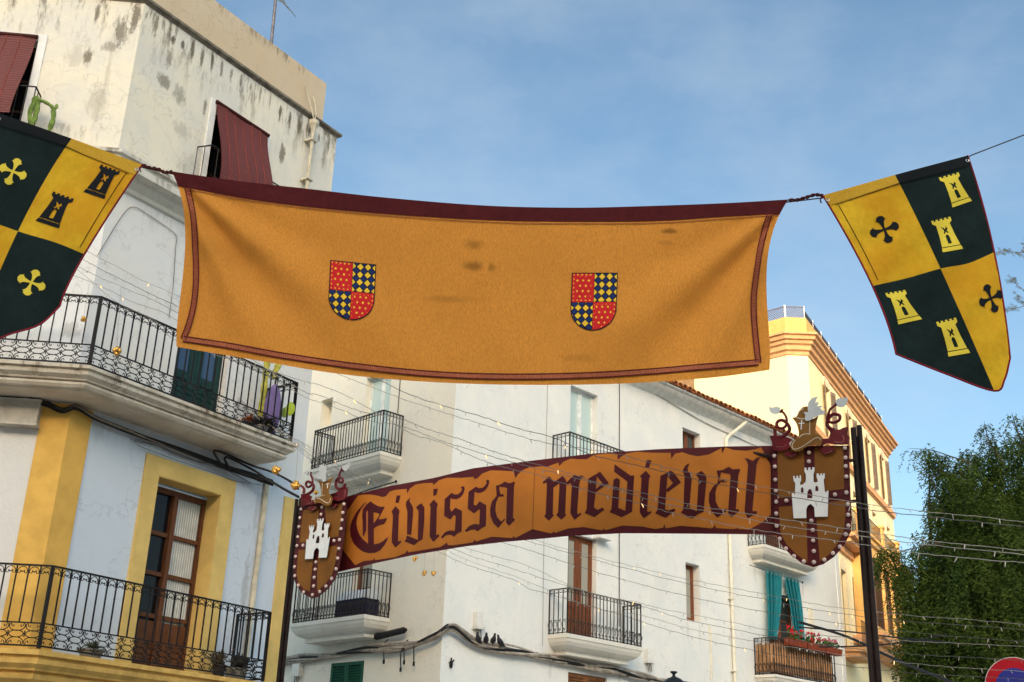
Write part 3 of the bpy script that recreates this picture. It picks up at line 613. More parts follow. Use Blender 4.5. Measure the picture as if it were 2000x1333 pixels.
# ================================================================ YELLOW HOUSE
yp=at_d(1578,700,48); CY=(yp.x,yp.y); YR=Fac(CY,28.5); YC=Fac(CY,90)
K=48/54
def yellow_house():
    T=thing('yellow_townhouse',(CY[0],CY[1],0),'tall sunlit cream yellow townhouse with heavy orange cornice, behind the right end of the sign','house')
    c2=YC.P(-.99*K,0); YL=Fac((c2.x,c2.y),133); CH=-.99*K; TOP=YR.uz(1577,690)[1]; L=16.6
    z=lambda px,py,u=None: YR.uz(px,py)[1]
    wy=plaster('cream_yellow_render',(.80,.69,.42),(.78,.66,.38),dirt=(.4,.3,.15),streak=.12,patch=.5)
    OR=simple('orange_cornice_paint',(.60,.32,.15),.75,var=.12,scale=3,bmp=.2)
    LO=simple('golden_yellow_paint',(.68,.40,.13),.75,var=.1,scale=3,bmp=.2)
    zb=YR.uz(1700,960)[1]   # belt course
    win=[]; 
    for u in (2.6,6.9,11.0,14.4): win.append((u,u+.95,zb+.35,zb+2.75,.25))
    for u in (2.6,6.9,11.0,14.4): win.append((u,u+.9,zb-3.3,zb-1.0,.25))
    for u in (1.2,3.35,5.45): win.append((u,u+.95,8.35,11.5,.35))
    mb=MB(); wall(mb,YR,0,L,0,TOP,win); wall(mb,YC,CH,0,0,TOP); wall(mb,YL,-16,0,0,TOP)
    mb.quad(YR.P(L,0),YR.P(L,0,-10),YR.P(L,TOP,-10),YR.P(L,TOP)); mb.quad(YL.P(-16,TOP),YL.P(0,TOP),YR.P(0,TOP),YR.P(L,TOP)); build(mb,'wall',wy,T)
    def ring(o):
        a=math.tan(rad((90-28.5)/2)); b=math.tan(rad((133-90)/2))
        return [YL.P(-16,0,-.02),YL.P(-16,0,o),YC.P(CH-o*b,0,o),YC.P(o*a,0,o),YR.P(L+o,0,o),YR.P(L+o,0,-.02)]
    H=1.0
    mb=MB(); slab(mb,ring,[(.52,TOP+.78),(.52,TOP+.68),(.42,TOP+.64),(.40,TOP+.5),(.30,TOP+.46),(.28,TOP+.34),(.18,TOP+.28),(.16,TOP+.10),(.06,TOP+.04),(.05,TOP-.10),(0,TOP-.12)]); build(mb,'cornice',OR,T)
    mb=MB(); slab(mb,ring,[(.02,TOP+1.62),(.02,TOP+.78)]); mb.fbox(YL,-1.6,-.5,TOP+.95,TOP+1.4,.02,.05); build(mb,'parapet',LO,T)
    # terrace lattice fence
    mb=MB(); 
    def lat(a,b,z0,z1,s=.11):
        d=(b-a); Ln=d.length; d.normalize(); h=z1-z0; k=-h
        while k<Ln:
            for sg in (0,1):
                s0,s1=max(0,k),min(Ln,k+h)
                if s1-s0>.02:
                    za,zb_=(z0+(s0-k),z0+(s1-k)) if sg==0 else (z1-(s0-k),z1-(s1-k))
                    mb.tube([a+d*s0+Vector((0,0,za)),a+d*s1+Vector((0,0,zb_))],.012,3,cap=False)
            k+=s
        for zz in (z0,z1): mb.tube([a+Vector((0,0,zz)),b+Vector((0,0,zz))],.025,4)
    r0=ring(-.05); zz0,zz1=TOP+1.62,TOP+2.15
    lat(r0[1],r0[2],zz0,zz1); lat(r0[2],r0[3],zz0,zz1)
    f=build(mb,'lattice_fence',simple('purple_grey_lattice',(.16,.14,.17),.7,bmp=0),T)
    d=YR.d; WP=simple('white_post_paint',(.75,.72,.66),.6,bmp=0)
    for i in range(12):
        mb=MB(); p=r0[3]+d*(i*1.45)+Vector((0,0,TOP+.7)); mb.tube([p,p+Vector((0,0,1.4 if i else 1.5))],.022,4); build(mb,'fence_post',WP,T)
    for p in (r0[2],r0[1]+(r0[2]-r0[1])*.8):
        mb=MB(); mb.tube([p+Vector((0,0,TOP+1.5)),p+Vector((0,0,TOP+2.2))],.05,4); build(mb,'fence_post',WP,T)
    mb=MB(); 
    for i in range(8): mb.tube([r0[3]+Vector((0,0,TOP+1.35+i*.09)),r0[3]+d*16+Vector((0,0,TOP+1.35+i*.09))],.022,4)
    build(mb,'fence_slats',simple('grey_slats',(.10,.10,.12),.7,bmp=0),T)
    # belt
    mb=MB(); 
    for (zc,h,o) in ((zb,.28,.14),(zb-.12,.14,.07),(zb-4.3,.3,.12)): mb.fbox(YR,-.0,L,zc-h/2,zc+h/2,0,o)
    build(mb,'belt_course',OR,T)
    SH=simple('taupe_shutter_paint',(.20,.145,.10),.6,var=.15); DK=glass('far_dark_glass',(.03,.025,.02),.1); SU=simple('pale_window_moulding',(.72,.60,.40),.8,bmp=.1)
    for k,w in enumerate(win):
        a,b,c,d_=w[:4]
        leaf(YR,a,b,c,d_,-.15,SH,DK,T,'window',panel=0,pane_rows=2,st=.08)
        mb=MB(); frame_box(mb,YR,a,b,c,d_,.12,-.01,.03)
        # arched head moulding
        n=10; cx=(a+b)/2; R=(b-a)/2+.12
        mb.prism([YR.P(cx+R*math.cos(math.pi*j/n),d_+.1+.42*math.sin(math.pi*j/n),.035) for j in range(n+1)],[YR.P(cx+R*math.cos(math.pi*j/n),d_+.1+.42*math.sin(math.pi*j/n),-.01) for j in range(n+1)])
        build(mb,'window_surround',SU,T)
        if k<4:
            for sg in (-1,1):
                mb=MB(); u0=a-.05 if sg<0 else b+.05; mb.box(YR.P(u0,c+.02,.03),YR.d*(sg*.42)+YR.n*.10,YR.d*.02+YR.n*.035,Vector((0,0,d_-c-.04)))
                for i in range(18):
                    zz=c+.1+i*(d_-c-.2)/18; mb.box(YR.P(u0+sg*.04,zz,.075),YR.d*(sg*.34)+YR.n*.085,YR.n*.015,Vector((0,0,.05)))
                build(mb,'shutter',SH,T)
    # projecting sun bay with shuttered openings between pilasters, terrace on top
    O=.62; Y2=Fac(CY,28.5,O); ux=lambda x,y=1150: Y2.uz(x,y)[0]
    z0=Y2.uz(1712,1243)[1]; z1=Y2.uz(1700,1062)[1]; ul,ur=ux(1696),ux(1776)
    mb=MB(); 
    for (dz,h,o,e) in ((0,.20,.55,.30),(.203,.16,.40,.18),(.366,.30,.15,.05)): mb.fbox(YR,ul-e,ur+e,z0-dz-h,z0-dz,0,O+o)
    mb.fbox(YR,ul-.9,ul-.31,z0-.5,z0-.2,0,O-.1)
    build(mb,'bay_slab',OR,T)
    mb=MB(); mb.fbox(YR,ul,ul+.12,z0,z1,0,O-.2); mb.fbox(YR,ul+.12,ur,z1-.5,z1,0,O-.06); mb.fbox(YR,ul+.12,ur,z0,z0+.55,0,O-.06); build(mb,'bay_wall',LO,T)
    mb=MB(); mb.fbox(YR,ul-.06,ur+.06,z1,z1+.22,0,O+.06); mb.fbox(YR,ul-.14,ur+.14,z1+.223,z1+.34,0,O+.16); build(mb,'entablature',LO,T)
    cols=[ul,ux(1728),ux(1744),ux(1757),ux(1768)]
    for u in cols:
        mb=MB(); w=.5 if u==ul else .34; q=[(0,z0+.002),(0,z0+.30),(-.05,z0+.34),(-.05,z1-.75),(0,z1-.70),(0,z1-.62),(-.05,z1-.58),(-.05,z1-.12),(.03,z1-.08),(.03,z1-.003)]
        mb.loft([[YR.P(u-e,z_,O+.02+e),YR.P(u+w+e,z_,O+.02+e),YR.P(u+w+e,z_,O-.35),YR.P(u-e,z_,O-.35)] for e,z_ in q]); build(mb,'pilaster',LO,T)
    BRS=simple('brown_louvred_shutter',(.17,.085,.04),.7,var=.3)
    for i in range(len(cols)-1):
        a_,b_=cols[i]+.36,cols[i+1]-.02
        if i==0: a_=cols[0]+.52
        shutters(YR,a_,b_,z0+.55,z1-.5,O-.12,BRS,T)
    zz=z1+.34
    for (a_,b_) in ((ul+.55,cols[1]+.1),(cols[1]+.5,cols[3])):
        k=build(MBbox(YR,a_,b_,zz,zz+.10,O-.12,O+.08),'terrace_kerb',LO,T); plainrail([YR.P(a_,0,O-.02),YR.P(b_,0,O-.02)],zz+.1,.75,k,.14)
    for u in (ul,cols[1]+.12,cols[3]):
        mb=MB(); mb.fbox(YR,u,u+.42,zz,zz+.92,O-.34,O+.08); mb.fbox(YR,u-.05,u+.47,zz+.92,zz+1.02,O-.39,O+.13); build(mb,'terrace_pier',LO,T)
    b=MB(); b.fbox(YR,2.2,ul-1.0,7.95,8.15,0,1.0); b.fbox(YR,2.3,ul-1.1,7.75,7.947,0,.8); bb=build(b,'balcony',OR,T)
    plainrail([YR.P(2.25,0,.93),YR.P(ul-1.05,0,.93)],8.15,1.0,bb)
    zq=12.95
    b=MB(); b.fbox(YR,3.1,6.1,zq-.16,zq,0,.75); b.fbox(YR,3.25,5.95,zq-.34,zq-.163,0,.55); bb=build(b,'balcony',OR,T)
    plainrail([YR.P(3.15,0,.05),YR.P(3.15,0,.68),YR.P(6.05,0,.68),YR.P(6.05,0,.05)],zq,1.0,bb)

def plainrail(path,z0,h,parent,sp=.17):
    mb=MB()
    for i in range(len(path)-1):
        a,c=path[i],path[i+1]; n=max(1,round((c-a).length/sp))
        for k in range(n+1): p=a.lerp(c,k/n); mb.tube([p+Vector((0,0,z0)),p+Vector((0,0,z0+h))],.011,4)
        for z in (z0+.05,z0+h): mb.tube([a+Vector((0,0,z)),c+Vector((0,0,z))],.018,4)
    return build(mb,'railing',IRON,parent)
def MBbox(fc,u0,u1,z0,z1,o0,o1):
    m=MB(); m.fbox(fc,u0,u1,z0,z1,o0,o1); return m
yellow_house()
# ================================================================ CLOTHS ON THE ROPE
from mathutils.geometry import tessellate_polygon
def smooth1(us,ps,u):
    "Catmull-Rom over non-uniform keys"
    i=0
    while i<len(us)-2 and u>us[i+1]: i+=1
    t=(u-us[i])/(us[i+1]-us[i]); P=[Vector((p[0],p[1])) for p in ps]
    b,c=P[i],P[i+1]; h=us[i+1]-us[i]
    m0=(P[i+1]-P[i-1])/(us[i+1]-us[i-1])*h if i else (c-b); m1=(P[i+2]-P[i])/(us[i+2]-us[i])*h if i+2<len(P) else (c-b)
    t2,t3=t*t,t*t*t
    return b*(2*t3-3*t2+1)+m0*(t3-2*t2+t)+c*(-2*t3+3*t2)+m1*(t3-t2)
class Sheet:
    def __init__(s,vs,rows,Y,disp): s.vs=vs; s.rows=rows; s.Y=Y; s.disp=disp
    def px(s,u,v):
        q=[smooth1(r[0],r[1],u) for r in s.rows]; out=Vector((0,0))
        for i,vi in enumerate(s.vs):
            w=1.0
            for j,vj in enumerate(s.vs):
                if i!=j: w*=(v-vj)/(vi-vj)
            out+=q[i]*w
        return out
    def at(s,p,off=0.0): return at_y(p[0],p[1],s.Y+s.disp(p[0],p[1])-off)
    def grid(s,mb,u0,u1,v0,v1,nu,nv,off=0.0,back=True,th=.003):
        pts=[[s.px(u0+(u1-u0)*i/nu,(v0(u0+(u1-u0)*i/nu) if callable(v0) else v0)+((v1(u0+(u1-u0)*i/nu) if callable(v1) else v1)-(v0(u0+(u1-u0)*i/nu) if callable(v0) else v0))*j/nv) for i in range(nu+1)] for j in range(nv+1)]
        n=nu+1
        mb.add([s.at(p,off) for r in pts for p in r],[(j*n+i,(j+1)*n+i,(j+1)*n+i+1,j*n+i+1) for j in range(nv) for i in range(nu)])
        if back: mb.add([s.at(p,off-th) for r in pts for p in r],[(j*n+i,j*n+i+1,(j+1)*n+i+1,(j+1)*n+i) for j in range(nv) for i in range(nu)])
def art(mb,loops,mp,sub=2):
    "fill a (possibly holed) polygon and drape it"
    L=[[Vector((p[0],p[1],0)) for p in l] for l in loops]; flat=[p for l in L for p in l]
    for t in tessellate_polygon(L):
        tri=[(flat[t[0]],flat[t[1]],flat[t[2]])]
        for _ in range(sub):
            nx=[]
            for a,b,c in tri:
                ab,bc,ca=(a+b)/2,(b+c)/2,(c+a)/2; nx+=[(a,ab,ca),(ab,b,bc),(ca,bc,c),(ab,bc,ca)]
            tri=nx
        for a,b,c in tri: mb.add([mp(a),mp(b),mp(c)],[(0,1,2)])
def ribbon(mb,S,path,w,off,n=6,wob=0):
    v=spl([Vector((p[0],p[1],0)) for p in path],n); k=len(v); A=[];B=[]
    for i,p in enumerate(v):
        t=(v[min(i+1,k-1)]-v[max(i-1,0)]).normalized(); nn=Vector((-t.y,t.x,0))
        A.append(S.at(p+nn*w/2,off)); B.append(S.at(p-nn*w/2,off))
    mb.add(A+B,[(i,i+1,k+i+1,k+i) for i in range(k-1)])
YB=8.6
def bdisp(x,y):
    d=0.0
    for (cx,cy,sg,k,ph) in ((330,330,1,15,.4),(1545,385,-1,14,1.3)):
        dx,dy=(x-cx)*sg,(y-cy); r=math.hypot(dx,dy); th=math.atan2(dy,dx)
        wgt=math.exp(-((th-.95)/.42)**2)*min(1,r/160)*math.exp(-max(0,r-300)/260)
        d+=.050*math.sin(th*k+ph+r*.0015)*wgt
    d+=.010*math.sin(x*.012+y*.006)+.006*math.sin(x*.03-y*.011+1)+.10*math.sin((x-335)/1205*math.pi)*((y-340)/400)
    return d
BT=((0,.1,.22,.35,.51,.65,.77,.9,1),((335,335),(450,352),(600,369),(750,386),(950,402),(1120,406),(1260,403),(1420,397),(1540,390)))
BH=((0,.14,.31,.52,.7,.82,.92,1),((348,365),(510,394),(700,415),(950,431),(1160,434),(1300,432),(1420,424),(1523,419)))
BM=((0,.2,.5,.8,1),((359,520),(590,560),(940,590),(1270,580),(1497,560)))
BB=((0,.13,.26,.4,.53,.66,.78,.9,1),((345,678),(500,704),(650,729),(800,744),(950,751),(1110,752),(1250,748),(1400,737),(1503,723)))
def banner():
    S=Sheet((0,.09,.5,1),(BT,BH,BM,BB),YB,bdisp)
    p0=S.at((335,335)); T=thing('street_banner',p0,'wide ochre cloth banner with maroon top hem and two small quartered shields','banner')
    st=[(S.at((925,520)),.13,.06,.75),(S.at((960,523)),.05,.05,.6),(S.at((925,478)),.12,.07,.55),(S.at((1308,452)),.11,.035,.85),(S.at((1300,475)),.12,.03,.3),(S.at((880,585)),.3,.05,.35),(S.at((1130,700)),.2,.05,.3),(S.at((460,500)),.5,.2,.18)]
    OC=cloth('ochre_towelling',(.53,.222,.036),.15,.14,(1,1,.3),st,scale=115)
    mb=MB(); S.grid(mb,0,1,.085,1,150,56); build(mb,'cloth',OC,T,smooth=True)
    mb=MB(); S.grid(mb,0,1,0,.087,110,5,.006,th=.012); build(mb,'top_hem',cloth('maroon_cloth',(.060,.007,.009),.15,.05,(1,1,1),scale=20),T,smooth=True)
    TR=cloth('braid_red_brown',(.30,.085,.042),.3,.03,scale=90); DM=cloth('dark_maroon_thread',(.10,.014,.014),.1,.0)
    left=[(366,368),(377,420),(381,480),(383,540),(379,590),(370,630),(358,662)]
    bot=[(358,662),(450,676),(560,696),(700,716),(850,731),(1000,736),(1150,733),(1280,725),(1380,716),(1481,708)]
    right=[(1503,419),(1492,455),(1484,490),(1476,545),(1472,590),(1474,640),(1481,708)]
    top=[(368,371),(510,396),(700,417),(950,434),(1160,437),(1300,435),(1420,427),(1520,421)]
    for nm,pa in (('braid_trim',left),('braid_trim',bot),('braid_trim',right)):
        mb=MB(); 
        ribbon(mb,S,pa,9.5,.008,10); b=build(mb,nm,TR,T)
        mb=MB()
        v=spl([Vector((p[0],p[1],0)) for p in pa],10)
        for off in (-5,5):
            q=[]
            for i,p in enumerate(v):
                t=(v[min(i+1,len(v)-1)]-v[max(i-1,0)]).normalized(); q.append(S.at(p+Vector((-t.y,t.x,0))*off,.010))
            mb.tube(q,.0050,4,cap=False)
        build(mb,'edge_cord',DM,b)
        mb=MB(); L=0; last=v[0]
        for i in range(1,len(v)):
            p,t=v[i],(v[i]-v[i-1]); Ls=t.length; t.normalize(); nn=Vector((-t.y,t.x,0)); k=0
            while k<Ls:
                c=v[i-1]+t*k; mb.tube([S.at(c-nn*3.6,.0105),S.at(c+nn*3.6+t*1.2,.0105)],.0024,3,cap=False); k+=3.6
        build(mb,'stitching',simple('pale_red_thread',(.40,.15,.08),.8,bmp=0),b)
    mb=MB(); v=spl([Vector((p[0],p[1],0)) for p in top],10); mb.tube([S.at(p,.008) for p in v],.0032,4); build(mb,'seam_cord',TR,T)
    mats=[cloth('heraldic_red',(.50,.018,.020),.08,.1),cloth('heraldic_yellow',(.68,.46,.035),.08,.1),cloth('heraldic_blue',(.012,.025,.115),.1,.1),cloth('heraldic_black',(.010,.008,.014),.1,.0)]
    for (tl,tr,dn,lb) in (((645,508),(735,517),(-5.5,113),'left quartered shield'),((1117,533),(1207,533),(-4.5,113),'right quartered shield')):
        mb=MB(); NA,NB=100,124
        for j in range(NB):
            for i in range(NA):
                a,b=(i+.5)/NA,(j+.5)/NB
                def ins(m): 
                    if not(m<a<1-m and b>m*.8): return False
                    return b<.62 or ((a-.5)/(.5-m))**2+((b-.62)/(.38-m*.8))**2<1
                if not ins(0): continue
                if not ins(.022): m=3
                elif abs(a-.49)<.011 or abs(b-.505)<.009: m=3 if (a>.49)!=(b>.505) else 0
                elif (a<.49)==(b<.505):
                    m=0; bd=not ins(.075) or abs(a-.49)<.065 or abs(b-.505)<.05
                    if bd: q=((a*11)%1-.5,(b*13.5)%1-.5); m=1 if q[0]**2+q[1]**2<.036 and (not ins(.06) or abs(a-.49)<.055 or abs(b-.505)<.045) and ins(.035) and abs(a-.49)>.02 and abs(b-.505)>.02 else 0
                    else:
                        r=math.floor(b*11); q=((a*8+(r%2)*.5)%1-.5,(b*11)%1-.5); m=1 if q[0]**2+q[1]**2*.8<.028 else 0
                else:
                    p,q=a/.165+b/.135,a/.165-b/.135; ip,iq=math.floor(p),math.floor(q); ep=min(p-ip,ip+1-p,q-iq,iq+1-q)
                    m=3 if ep<.085 else (2 if (ip-iq)%2==0 else 1)
                mb.cm=m; c=[]
                for (x,y) in ((i,j),(i,j+1),(i+1,j+1),(i+1,j)):
                    x,y=x/NA,y/NB; P=(tl[0]+(tr[0]-tl[0])*x+dn[0]*y,tl[1]+(tr[1]-tl[1])*x+dn[1]*y); c.append(S.at(P,.005))
                mb.quad(*c)
        build(mb,'coat_of_arms',mats,T,label=lb)
banner()
TOWER=[(0,0),(.12,0),(.12,.05),(.22,.05),(.22,0),(.34,0),(.34,.05),(.44,.05),(.44,0),(.56,0),(.56,.05),(.66,.05),(.66,0),(.78,0),(.78,.05),(.88,.05),(.88,0),(1,0),(1,.11),(.85,.18),(.88,.5),(.95,.855),(.05,.855),(.12,.5),(.15,.18),(0,.11)]
TBASE=[(.03,.88),(.97,.88),(1,1),(0,1)]
TDOOR=[(.41,.78),(.41,.56),(.45,.50),(.55,.50),(.59,.56),(.59,.78)]
TBIRD=[(.33,.24),(.47,.28),(.52,.33),(.60,.24),(.66,.34),(.58,.36),(.63,.46),(.55,.45),(.50,.40),(.43,.47),(.38,.45),(.44,.37),(.40,.30)]
ARM=[(-.075,.075),(-.10,.30),(-.17,.55),(-.30,.70),(-.40,.72),(-.30,.78),(-.28,.90),(-.16,1.0),(0,1.04),(.16,1.0),(.28,.90),(.30,.78),(.40,.72),(.30,.70),(.17,.55),(.10,.30)]
def flag(T3,Mi,Bo,Y,disp,dark_tl,castles,crosses,label,tagp):
    S=Sheet((0,.5,1),(T3,Mi,Bo),Y,disp)
    T=thing('heraldic_flag',S.at(S.px(.5,0)),label,'flag')
    for q,(u0,u1,v0,v1) in enumerate(((0,.5,0,.5),(.5,1,0,.5),(0,.5,.5,1),(.5,1,.5,1))):
        dk=(q in (0,3))==dark_tl
        mb=MB(); S.grid(mb,u0,u1,v0,v1,26,26); build(mb,'quarter',FDARK if dk else FYEL,T,smooth=True)
    # black header tape along the top of each half
    for (u0,u1,dk) in ((0,.5,dark_tl),(.5,1,not dark_tl)):
        mb=MB(); S.grid(mb,u0,u1,-.0,.05,26,2,.005,th=.006); build(mb,'header',FDARK2 if dk else FYEL2,T,smooth=True)
    def line(pts,w,off,nm,mat):
        mb=MB(); mb.tube([S.at(p,off) for p in pts],w,4); build(mb,nm,mat,T)
    N=24
    line([S.px(0,i/N) for i in range(N+1)]+[S.px(i/N,1) for i in range(1,N+1)]+[S.px(1,1-i/N) for i in range(1,N+1)],.0075,.0,'piping',FRED)
    line([S.px(i/N,.055) for i in range(1,N)],.0028,.007,'stitch_line',FDK3)
    line([S.px(.06 if not tagp else .94,.055+i/N*.42) for i in range(N+1)],.0028,.005,'stitch_line',FDK3)
    for (c,dk) in castles:
        mb=MB()
        def mp(p,c=c):
            x,y=p[0],p[1]; a=Vector(c[0])*(1-x)+Vector(c[1])*x; b=Vector(c[3])*(1-x)+Vector(c[2])*x; return S.at(a*(1-y)+b*y,.0055)
        art(mb,[TOWER,TDOOR,TBIRD],mp); art(mb,[TBASE],mp); build(mb,'tower_emblem',FDK3 if dk else FEMB,T)
    for (c,r,u,dk) in crosses:
        mb=MB(); c,r,u=Vector(c),Vector(r),Vector(u); pts=[]
        for k in range(4):
            co,si=(1,0,-1,0)[k],(0,1,0,-1)[k]
            pts+=[(x*co+y*si,-x*si+y*co) for x,y in ARM]
        def mp(p): return S.at(c+r*p[0]+u*p[1],.0055)
        art(mb,[pts],mp,3); build(mb,'cross_emblem',FDK3 if dk else FEMB,T)
    # eyelets and tie
    for u in (.012,.988):
        mb=MB(); p=S.at(S.px(u,.025),.008); mb.tube([p+Vector((.013*math.cos(k*.7),0,.013*math.sin(k*.7))) for k in range(10)],.004,5); build(mb,'eyelet',EYEL,T)
EYEL=simple('steel_eyelet',(.5,.5,.5),.35,1,bmp=0)
FDARK=cloth('bottle_green_black_cloth',(.004,.012,.012),.25,.02,scale=14); FDARK2=cloth('black_header_cloth',(.005,.007,.009),.1,.0)
FYEL=cloth('golden_yellow_cloth',(.70,.47,.030),.07,.42,scale=18,vs=2.2,alt=(.62,.29,.014)); FYEL2=cloth('golden_hem_cloth',(.50,.30,.03),.1,.2)  # orange patches paint in light glowing through the yellow cloth
FRED=cloth('crimson_piping_cloth',(.17,.008,.018),.1,0); FDK3=cloth('black_print',(.006,.008,.010),.1,0); FEMB=cloth('yellow_print',(.62,.50,.055),.06,.1)
def Z(o,s,pts): return [(o[0]+x/s,o[1]+y/s) for x,y in pts]
z2=lambda *p: Z((1560,250),2.468,p)
flag(((0,.5,1),((1607,382),(1748,342),(1890,304))),((0,.28,.5,.72,1),((1704,559),(1774,543),(1837,525),(1890,515),(1942,493))),((0,.25,.5,.72,1),((1750,692),(1846,730),(1942,764),(1962,742),(1973,700))),YB-.05,
    lambda x,y:.030*math.sin((x*.9-y*.42)*.028+1.2)*min(1,(y-280)/200)+.012*math.sin((x+y)*.05)+.0*x, False,
    [(z2((675,240),(770,215),(835,352),(742,384)),False),(z2((638,450),(730,428),(793,583),(695,600)),False),(z2((417,797),(512,782),(595,922),(480,948)),False),(z2((662,937),(757,915),(827,1085),(722,1103)),False)],
    [(z2((413,490))[0],(66/2.468,-22/2.468),(-25/2.468,-62/2.468),True),(z2((927,822))[0],(54/2.468,-25/2.468),(-24/2.468,-64/2.468),True)],
    'green-black and yellow quartered flag hanging against the sky right of the ochre banner',False)
z5=lambda *p: Z((0,220),5.127,p)
flag(((0,.5,1),((0,222),(140,271),(278,322))),((0,.5,.75,1),((-105,400),(35,452),(108,474),(165,497))),((0,.5,.63,.86,1),((-190,560),(-70,706),(0,661),(78,634),(117,598))),YB-.12,
    lambda x,y:.026*math.sin((x*.9+y*.5)*.03)*min(1,max(0,(y-230)/200))+.010*math.sin((x*.8-y)*.045), True,
    [(z5((1012,520),(1205,590),(1045,865),(835,795)),True),(z5((535,790),(740,865),(590,1160),(355,1085)),True)],
    [(z5((130,592))[0],(128/5.127,50/5.127),(55/5.127,-125/5.127),False),(Z((0,420),5.127,[(315,678)])[0],(132/5.127,52/5.127),(55/5.127,-122/5.127),False)],
    'green-black and yellow quartered flag cut by the left edge of the photo',True)
def ropes():
    TW=simple('dark_maroon_rope',(.06,.014,.014),.8,bmp=.3)
    mb=MB(); pts=[(-320,90),(-100,180)]
    LT_=((0,.5,1),((0,222),(140,271),(278,322))); RT_=((0,.5,1),((1607,382),(1748,342),(1890,304)))
    for C in (LT_,BT,RT_): pts+=[tuple(smooth1(C[0],C[1],i/12)+Vector((0,5))) for i in range(13)]
    pts+=[(1896,304),(2000,264),(2200,190),(2600,20)]
    mb.tube([at_y(x,y,YB+(bdisp(x,y) if 330<x<1545 else 0)+.012) for x,y in pts],.0055,5)
    T=build(mb,'hanging_rope',simple('thin_dark_rope',(.035,.03,.03),.7,bmp=0),label='thin dark rope across the sky carrying the banner and both flags',cat='rope',loc=at_y(-320,90,YB))
    for pa in ([(278,322),(292,328),(310,331),(322,337),(336,336)],[(1540,391),(1558,391),(1575,386),(1592,381),(1607,383)]):
        mb=MB(); v=spl([Vector((p[0],p[1],0)) for p in pa],6)
        for ph in (0,math.pi):
            mb.tube([at_y(p.x,p.y,YB-.01)+Vector((0,.009*math.cos(i*.9+ph),.009*math.sin(i*.9+ph))) for i,p in enumerate(v)],.0085,5)
        e=v[-1] if pa[0][0]>1000 else v[0]
        mb.tube([at_y(e.x,e.y,YB-.02),at_y(e.x-5,e.y+8,YB-.03),at_y(e.x-3,e.y+14,YB-.03)],.006,4)
        build(mb,'tie_cord',TW,T)
ropes()
# ================================================================ LETTERED SIGN WITH TWO SHIELDS
PT=[(640,979),(672,972),(760,950),(847,934),(924,915),(1040,900),(1160,886),(1290,877.5),(1415,872.5),(1507,871),(1530,870)]
PB=[(640,1122),(662,1117.5),(735,1100),(810,1084),(910,1067.5),(985,1059),(1060,1052.5),(1110,1047.5),(1215,1042),(1365,1043),(1465,1044),(1515,1045.5),(1530,1046)]
ZT=5.0
_az=[];_d=[]
for p in PT:
    w=at_z(p[0],p[1],ZT); _az.append(math.atan2(w.x,w.y)); _d.append(math.hypot(w.x,w.y))
_cf=np.polyfit(_az,_d,3)
def sgn(px,py,off=0.0):
    r=ray(px,py); d=float(np.polyval(_cf,math.atan2(r.x,r.y)))-off; return EY+r*(d/math.hypot(r.x,r.y))
def lin(P,x):
    for i in range(len(P)-1):
        if x<=P[i+1][0] or i==len(P)-2:
            a,b=P[i],P[i+1]; return a[1]+(b[1]-a[1])*(x-a[0])/(b[0]-a[0])
def strip_panel(mb,top,bot,x0,x1,step,o0,o1,skew=0.0):
    n=max(2,int((x1-x0)/step)); A=[];B=[]
    for i in range(n+1):
        x=x0+(x1-x0)*i/n; xt,xb=x+skew*(lin(bot,x)-lin(top,x))*.5,x-skew*(lin(bot,x)-lin(top,x))*.5
        A+= [sgn(xt,lin(top,xt),o1),sgn(xb,lin(bot,xb),o1)]; B+=[sgn(xt,lin(top,xt),o0),sgn(xb,lin(bot,xb),o0)]
    k=len(A); mb.add(A+B,[(2*i,2*i+1,2*i+3,2*i+2) for i in range(n)]+[(k+2*i,k+2*i+2,k+2*i+3,k+2*i+1) for i in range(n)]+[(2*i,2*i+2,k+2*i+2,k+2*i) for i in range(n)]+[(2*i+1,k+2*i+1,k+2*i+3,2*i+3) for i in range(n)]+[(0,k,k+1,1),(2*n,2*n+1,k+2*n+1,k+2*n)])
a1=lambda *p: Z((660,920),7.405,p); a2=lambda *p: Z((850,900),7.84,p); a3=lambda *p: Z((1040,880),8.333,p); a4=lambda *p: Z((1240,870),6.897,p); a8=lambda *p: Z((1040,860),4.0,p); a5=lambda *p:Z((560,1000),4.0,p)
